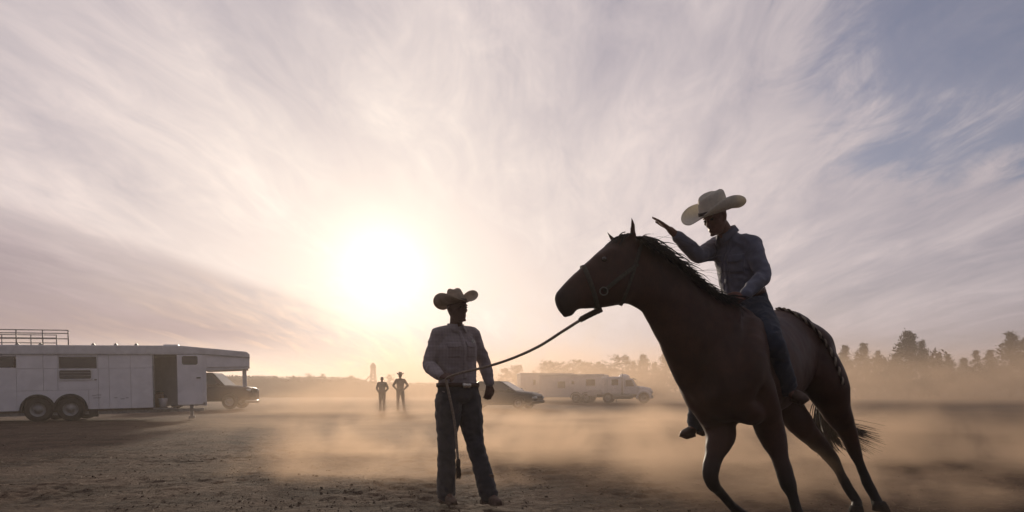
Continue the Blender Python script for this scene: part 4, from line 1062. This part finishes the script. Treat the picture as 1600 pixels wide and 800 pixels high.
# ------------------------------------------------------------------ two men far back
def bg_person(label, px, Y, h, hat, shirt, jeans, wide, legs, hips):
    k = h/1.80; X = (px-800)/FPX*Y
    V = lambda x, y, z: Vector((X+x*k, Y+y*k, z*k))
    J = dict(pelvis=V(0, 0, .96), waist=V(0, 0, 1.10), chest=V(0, 0, 1.32), neck=V(0, -.01, 1.50), head=V(0, -.03, 1.66), hfwd=Vector((0, -1, 0)), hup=UP, fwd=Vector((0, -1, 0)),
             sh_r=V(-.185, 0, 1.45), sh_l=V(.185, 0, 1.45), el_r=V(-.29*wide, .06, 1.20), el_l=V(.29*wide, .06, 1.20), wr_r=V(-hips, -.04, 1.02), wr_l=V(hips, -.04, 1.02),
             hip_r=V(-.09, 0, .92), hip_l=V(.09, 0, .92), kn_r=V(-.09-legs*.4, 0, .50), kn_l=V(.10+legs*.6, 0, .50), an_r=V(-.09-legs*.6, 0, .09), an_l=V(.10+legs*1.3, 0, .09),
             toe_r=V(-.13-legs*.6, -.16, .03), toe_l=V(.15+legs*1.3, -.16, .03), hem=1.0, ground=0)
    J['hand_r'] = (Vector((.35, -.2, -.9)), Vector((.8, .3, 0)), 1, .5); J['hand_l'] = (Vector((-.35, -.2, -.9)), Vector((-.8, .3, 0)), -1, .5)
    P, sh, je, W = person(label, J, M_SKIN_A, shirt, jeans, M_LEATHER, .014, k, 'men standing far back in the dust', 1.0, detail=False)
    if hat: cowboy_hat(P, W(0, -.004, .055), Vector((0, -1, -.05)), UP, M_FELT, 1.05*k, .125, .112, .095, .01, .08, .10)
    else:
        b = MB(); b.loft([(W(0, -.045, -.02), Vector((.074, 0, 0))*k, Vector((0, .055, 0))*k), (W(0, -.02, .05), Vector((.083, 0, 0))*k, Vector((0, .09, 0))*k), (W(0, -.012, .10), Vector((.07, 0, 0))*k, Vector((0, .075, 0))*k), (W(0, -.01, .124), Vector((.03, 0, 0))*k, Vector((0, .035, 0))*k)], 16); wlink('hair', b.fix(), M_HAIRD, P)
bg_person('bareheaded man in dark clothes standing far back, hands at his sides', 597, 30.2, 1.63, False, mat('dark_jacket', (.07, .07, .075), .85, .2), M_DENIM, 1.0, .0, .20)
bg_person('man in cowboy hat standing far back with hands on hips and legs apart', 625.5, 30.6, 1.82, True, mat('tan_shirt', (.16, .12, .095), .85, .2), M_DENIM, 1.18, .06, .19)

# ------------------------------------------------------------------ lattice tower, hill
def build_tower():
    Y = 112.0; X = (583-800)/FPX*Y; k = Y/1000
    t = thing('lattice_tower', 'thin steel lattice tower with a slanting brace rising beyond the low ridge', 'tower', (X, Y, 0)); H_ = .98+43*k
    for sx in (-1, 1):
        for sy in (-1, 1): lpart('tower_leg', MB().tube([(sx*.75, sy*.75, 0), (sx*.28, sy*.28, H_-1.0)], [.07, .06], 6, round_ends=False), M_GALV, t)
    n = 9
    for i in range(n):
        z0, z1 = (H_-1.0)*i/n, (H_-1.0)*(i+1)/n; w0, w1 = .75-.47*i/n, .75-.47*(i+1)/n
        for sy in (-1, 1):
            lpart('cross_brace', MB().tube([(-w0, sy*w0, z0), (w1, sy*w1, z1)], [.07, .07], 5, round_ends=False), M_GALV, t)
            lpart('cross_brace', MB().tube([(w0, sy*w0*.99, z0), (-w1, sy*w1*.99, z1)], [.07, .07], 5, round_ends=False), M_GALV, t)
    lpart('tower_head', MB().box(-.42, .42, -.42, .42, H_-1.0, H_-.35).prism([(-.30, H_-.35), (.30, H_-.35), (.1, H_), (-.1, H_)], -.3, .3), M_GALV, t)
    lpart('slanting_brace', MB().tube([(-.2, 0, H_-2.0), (-3.4, 0, .9)], [.11, .11], 6, round_ends=False), M_GALV, t)
build_tower()
def build_hill():
    xs = np.linspace(-170, 40, 300); rows = [(94, 0), (97, .55), (100, .9), (104, 1.0), (114, .9), (138, .5), (180, 0)]
    def crest(x):
        p = 800+x/103*1000
        h = np.interp(p, [-600, 0, 392, 470, 545, 580, 620, 700, 780, 860, 1200], [3.6, 3.45, 3.35, 3.25, 3.0, 2.4, 2.1, 1.95, 1.8, 1.2, .2])
        return h+.22*noise.noise(Vector((x*.12, 3, 1)))+.13*noise.noise(Vector((x*.5, 9, 1)))
    vs = [(x, y, -.2+crest(x)*q+(.3*noise.noise(Vector((x*.3, y*.3, 0))) if q > 0 else 0)) for y, q in rows for x in xs]; n = len(xs)
    fs = [(j*n+i, j*n+i+1, (j+1)*n+i+1, (j+1)*n+i) for j in range(len(rows)-1) for i in range(n-1)]
    o = link('hill', MB().add(vs, fs).mesh(), mat('scrub_hill', (.040, .038, .022), .95, .5, .25, .6, 1.5)); tag(o, 'low scrubby ridge along the left horizon', None, kind='structure')
    rnd = random.Random(8); b = MB()
    for _ in range(4200):
        x = rnd.uniform(-115, 20); y = rnd.uniform(98, 110); z = crest(x)*(.95 if y > 100 else .75)-.15; s = rnd.uniform(.06, .22)
        for _k in range(3):
            c = Vector((x+rnd.gauss(0, .3), y, z+rnd.uniform(0, .3))); d = [Vector((rnd.gauss(0, 1), rnd.gauss(0, .5), rnd.gauss(0, 1))).normalized()*s for _q in range(3)]
            b.add([c+d[0], c+d[1], c+d[2]], [(0, 1, 2)])
    o = link('scrub', b.mesh(), mat('scrub_leaf', (.03, .033, .018), .9, .4, 1.0), smooth=False); tag(o, 'low scrub growing along the distant ridge', None, kind='stuff')
build_hill()

# ------------------------------------------------------------------ trees
M_BARK = mat('bark', (.09, .065, .05), .95, .4, 4, .6, 12)
M_NEEDLE = [mat('needles_a', (.045, .055, .028), .85, .5, 1.2), mat('needles_b', (.060, .066, .034), .85, .5, 1.0), mat('needles_c', (.038, .050, .030), .85, .5, 1.4)]
def pine(label, px, top, Y, width, seed, group, dens=1.0, style=0):
    rnd = random.Random(seed); X = (px-800)/FPX*Y; Ht = CAMH+(HOR-top)/FPX*Y; Wm = width*1.45/FPX*Y/2
    t = thing('pine_tree', label, 'tree', (X, Y, 0), rnd.uniform(0, 6), group)
    tr = MB(); lean = Vector((rnd.gauss(0, .02), rnd.gauss(0, .02), 0)); tp = lambda z: Vector((lean.x*z+.08*math.sin(z*.8+seed), lean.y*z, z))
    tr.tube([tp(Ht*i/6)-(UP*.2 if i == 0 else UP*0) for i in range(7)], [Ht*.022*(1-i/6.6) for i in range(7)], 8, round_ends=False)
    cr = MB(); n = int(13+Ht*1.5)
    for i in range(n):
        q = .03+.97*(i+rnd.random()*.6)/n; z = q*Ht
        prof = (1-q)**1.05*(1.25+.25*math.sin(i*2.1+seed))+(.35 if q < .5 else 0) if style == 0 else math.sqrt(max(.35 if q < .6 else .02, 1-((q-.52)/.50)**2))
        for k in range(rnd.randint(4, 6)):
            a = rnd.uniform(0, 6.283); L = Wm*((.07+1.0*prof) if style == 0 else (.2+.95*prof))*rnd.uniform(.45, 1.22); d = Vector((math.cos(a), math.sin(a), rnd.uniform(.05, .5)))
            p0 = tp(z); p1 = p0+d*L
            if rnd.random() < .5: tr.tube([p0, p0.lerp(p1, .5), p1], [Ht*.005, Ht*.004, Ht*.0015], 4, round_ends=False)
            for m_ in range(max(2, int(4*dens))):
                c = p0.lerp(p1, rnd.uniform(.4, 1.08))+Vector((rnd.gauss(0, .1), rnd.gauss(0, .1), rnd.gauss(0, .12)))*Wm*.35; s = rnd.uniform(.10, .24)*Wm*(.55+.5*min(1, prof))*.72+.09
                for _ in range(8):
                    o_ = Vector((rnd.gauss(0, 1), rnd.gauss(0, 1), rnd.gauss(.15, .7)))*s*.52; u = Vector((rnd.gauss(0, 1), rnd.gauss(0, 1), rnd.gauss(.4, 1))).normalized()*s*rnd.uniform(.5, 1.0); w = u.orthogonal().normalized()*s*rnd.uniform(.10, .26)
                    c2 = c+o_; cr.add([c2-w, c2+w, c2+u], [(0, 1, 2)])
    lpart('trunk', tr, M_BARK, t, True)
    link('crown', cr.mesh('crown'), M_NEEDLE[seed % 3], t, smooth=False)
    return t
TREES_R = [(1322, 541, 88, 34), (1347, 537, 84, 34), (1371, 549, 92, 26), (1396, 553, 96, 30), (1421, 519, 80, 58), (1443, 533, 90, 30), (1466, 553, 94, 30), (1484, 556, 90, 30), (1506, 560, 98, 30), (1522, 547, 86, 26), (1546, 548, 92, 34), (1579, 520, 82, 56), (1604, 528, 88, 50), (1640, 535, 90, 46), (1690, 520, 95, 60)]
lab = ['slim pine at the right just behind the rump of the horse', 'pine with a pointed double crown, second to the right of the horse', 'short narrow pine in the dip left of the tallest pine', 'low pine tucked against the left side of the tallest pine', 'tallest broad pine standing in the dust right of the horse', 'pine close on the right shoulder of the tallest pine', 'low round pine in the gap right of the tallest pine', 'small pine at the lowest point of the tree line on the right', 'small bushy pine in the middle of the gap in the right tree line', 'narrow pointed pine left of the big pine at the right edge', 'medium pine leaning on the big pine at the right edge', 'big broad pine close to the right edge of the picture', 'broad pine cut by the right edge of the picture', 'pine outside the right edge of the picture', 'large pine well outside the right edge of the picture']
for i, ((px, top, Y, w), l) in enumerate(zip(TREES_R[:13], lab)): pine(l, px, top, Y, w, 20+i, 'pines in the dust on the right', 1.9, 0)
TREES_M = [(789, 577, 100, 16), (808, 572, 98, 18), (857, 566, 104, 24), (880, 568, 100, 26), (902, 566, 102, 26), (922, 570, 104, 20), (934, 569, 98, 22), (948, 575, 102, 20), (971, 557, 92, 28), (988, 569, 98, 22), (1004, 555, 90, 30), (1022, 566, 96, 24), (1037, 550, 88, 32), (1056, 556, 92, 28), (1078, 552, 90, 30)]
lab = ['faint small tree just right of the sedan roof, nearly lost in dust', 'faint tree over the left end of the long trailer', 'round tree over the left roof end of the three-window trailer', 'second round tree above the roof of the three-window trailer', 'broad round tree above the middle of the three-window trailer', 'small tree at the right end of the row above the trailers', 'low spreading tree between the trailer row and the hauler truck', 'lowest tree above the gap between trailer and hauler truck', 'clumpy tree above the sleeper of the hauler truck', 'short tree directly behind the hauler truck', 'pointed pine above the hood of the hauler truck', 'low tree right of the hauler truck', 'tall pine between the hauler truck and the horse', 'pine partly hidden by the chest of the horse', 'pine behind the chest of the horse']
for i, ((px, top, Y, w), l) in enumerate(zip(TREES_M[:14], lab)): pine(l, px, top, Y, w, 50+i, 'trees behind the parked trailers', 1.3, 1 if i < 9 else 0)
for i, (px, top, l) in enumerate(((483, 583, 'tiny tree on the ridge left of the lattice tower'), (506, 585, 'tiny bush-like tree on the ridge halfway to the lattice tower'), (549, 588, 'round little tree on the ridge just left of the lattice tower'), (609, 586, 'faint tree on the ridge between the two men far back'))):
    pine(l, px, top, 103, 10, 90+i, 'little trees on the ridge', .5, 1)
# ------------------------------------------------------------------ air and blowing dust
def volume_mat(name, color, dens, aniso):
    m = bpy.data.materials.new(name); m.use_nodes = True; k = NT(m.node_tree); m.node_tree.nodes.clear()
    v = k.node('ShaderNodeVolumePrincipled'); o = k.node('ShaderNodeOutputMaterial'); k.l.new(v.outputs[0], o.inputs['Volume'])
    v.inputs['Color'].default_value = (*color, 1); v.inputs['Density'].default_value = dens; v.inputs['Anisotropy'].default_value = aniso
    return m, k, v
def build_haze():
    m, k, v = volume_mat('haze_air', (.92, .80, .72), .0025, .48)
    o = link('haze', MB().box(-4200, 4200, -120, 6200, -2.0, 14.5).mesh(), m, smooth=False); tag(o, 'thin warm haze hanging over the field', None, kind='stuff')
build_haze()
def dust(label, c, h, dens, thr, nscale, seed, color=(.90, .76, .62), aniso=.5, soft=.35, flat=1.0, stretch=(1, 1, 1.6), vpow=1.0):
    m, k, v = volume_mat('dust_air', color, dens, aniso)
    P = k.node('ShaderNodeTexCoord').outputs['Object']; x, y, z = k.xyz(P)
    n = k.noise(k.v('ADD', k.v('MULTIPLY', P, stretch), (seed*3.1, seed*1.7, seed)), nscale, 4, .55, .8)
    e = lambda q, s: k.rng(k.m('ABSOLUTE', k.m('DIVIDE', q, s)), 1-soft*2, 1.0, 1.0, 0.0)
    hz = k.m('DIVIDE', k.m('ADD', z, h[2]), 2*h[2])                      # 0 at the ground, 1 at the top
    # billows: the noise must beat a threshold that rises with height
    b = k.rng(k.m('SUBTRACT', n, k.m('MULTIPLY', hz, .26)), thr, thr+.20)
    f = k.m('MULTIPLY', k.m('MULTIPLY', e(x, h[0]), e(y, h[1])), k.rng(hz, .35, 1.0, 1.0, 0.0))
    k.put(v.inputs['Density'], k.m('MULTIPLY', k.m('MULTIPLY', b, f), dens))
    o = link('dust_cloud', MB().box(-h[0], h[0], -h[1], h[1], -h[2], h[2]).mesh(), m, smooth=False); o.location = (c[0], c[1], c[2]); tag(o, label, None, kind='stuff')
DC = (.84, .61, .43)
dust('wall of dust drifting in front of the far trailers and pines', (36, 60, 3.0), (62, 24, 3.3), .040, .24, .10, 1.0, DC, soft=.2)
dust('dust drifting low across the middle of the field', (4.5, 19.0, .36), (15, 8.0, .66), .20, .36, .30, 2.0, DC)
dust('dust hanging round the two men far back', (-6.0, 27.4, .8), (7.0, 3.8, 1.15), .16, .28, .35, 5.0, DC)
dust('dust kicked up behind the standing man', (-.7, 9.2, .40), (3.4, 3.4, .70), 1.0, .38, .70, 3.0, DC, stretch=(1, 1, 1))
dust('dust kicked up by the hooves of the horse', (4.9, 7.2, .46), (4.8, 3.2, .85), 1.15, .36, .70, 4.0, DC, stretch=(1, 1, 1))
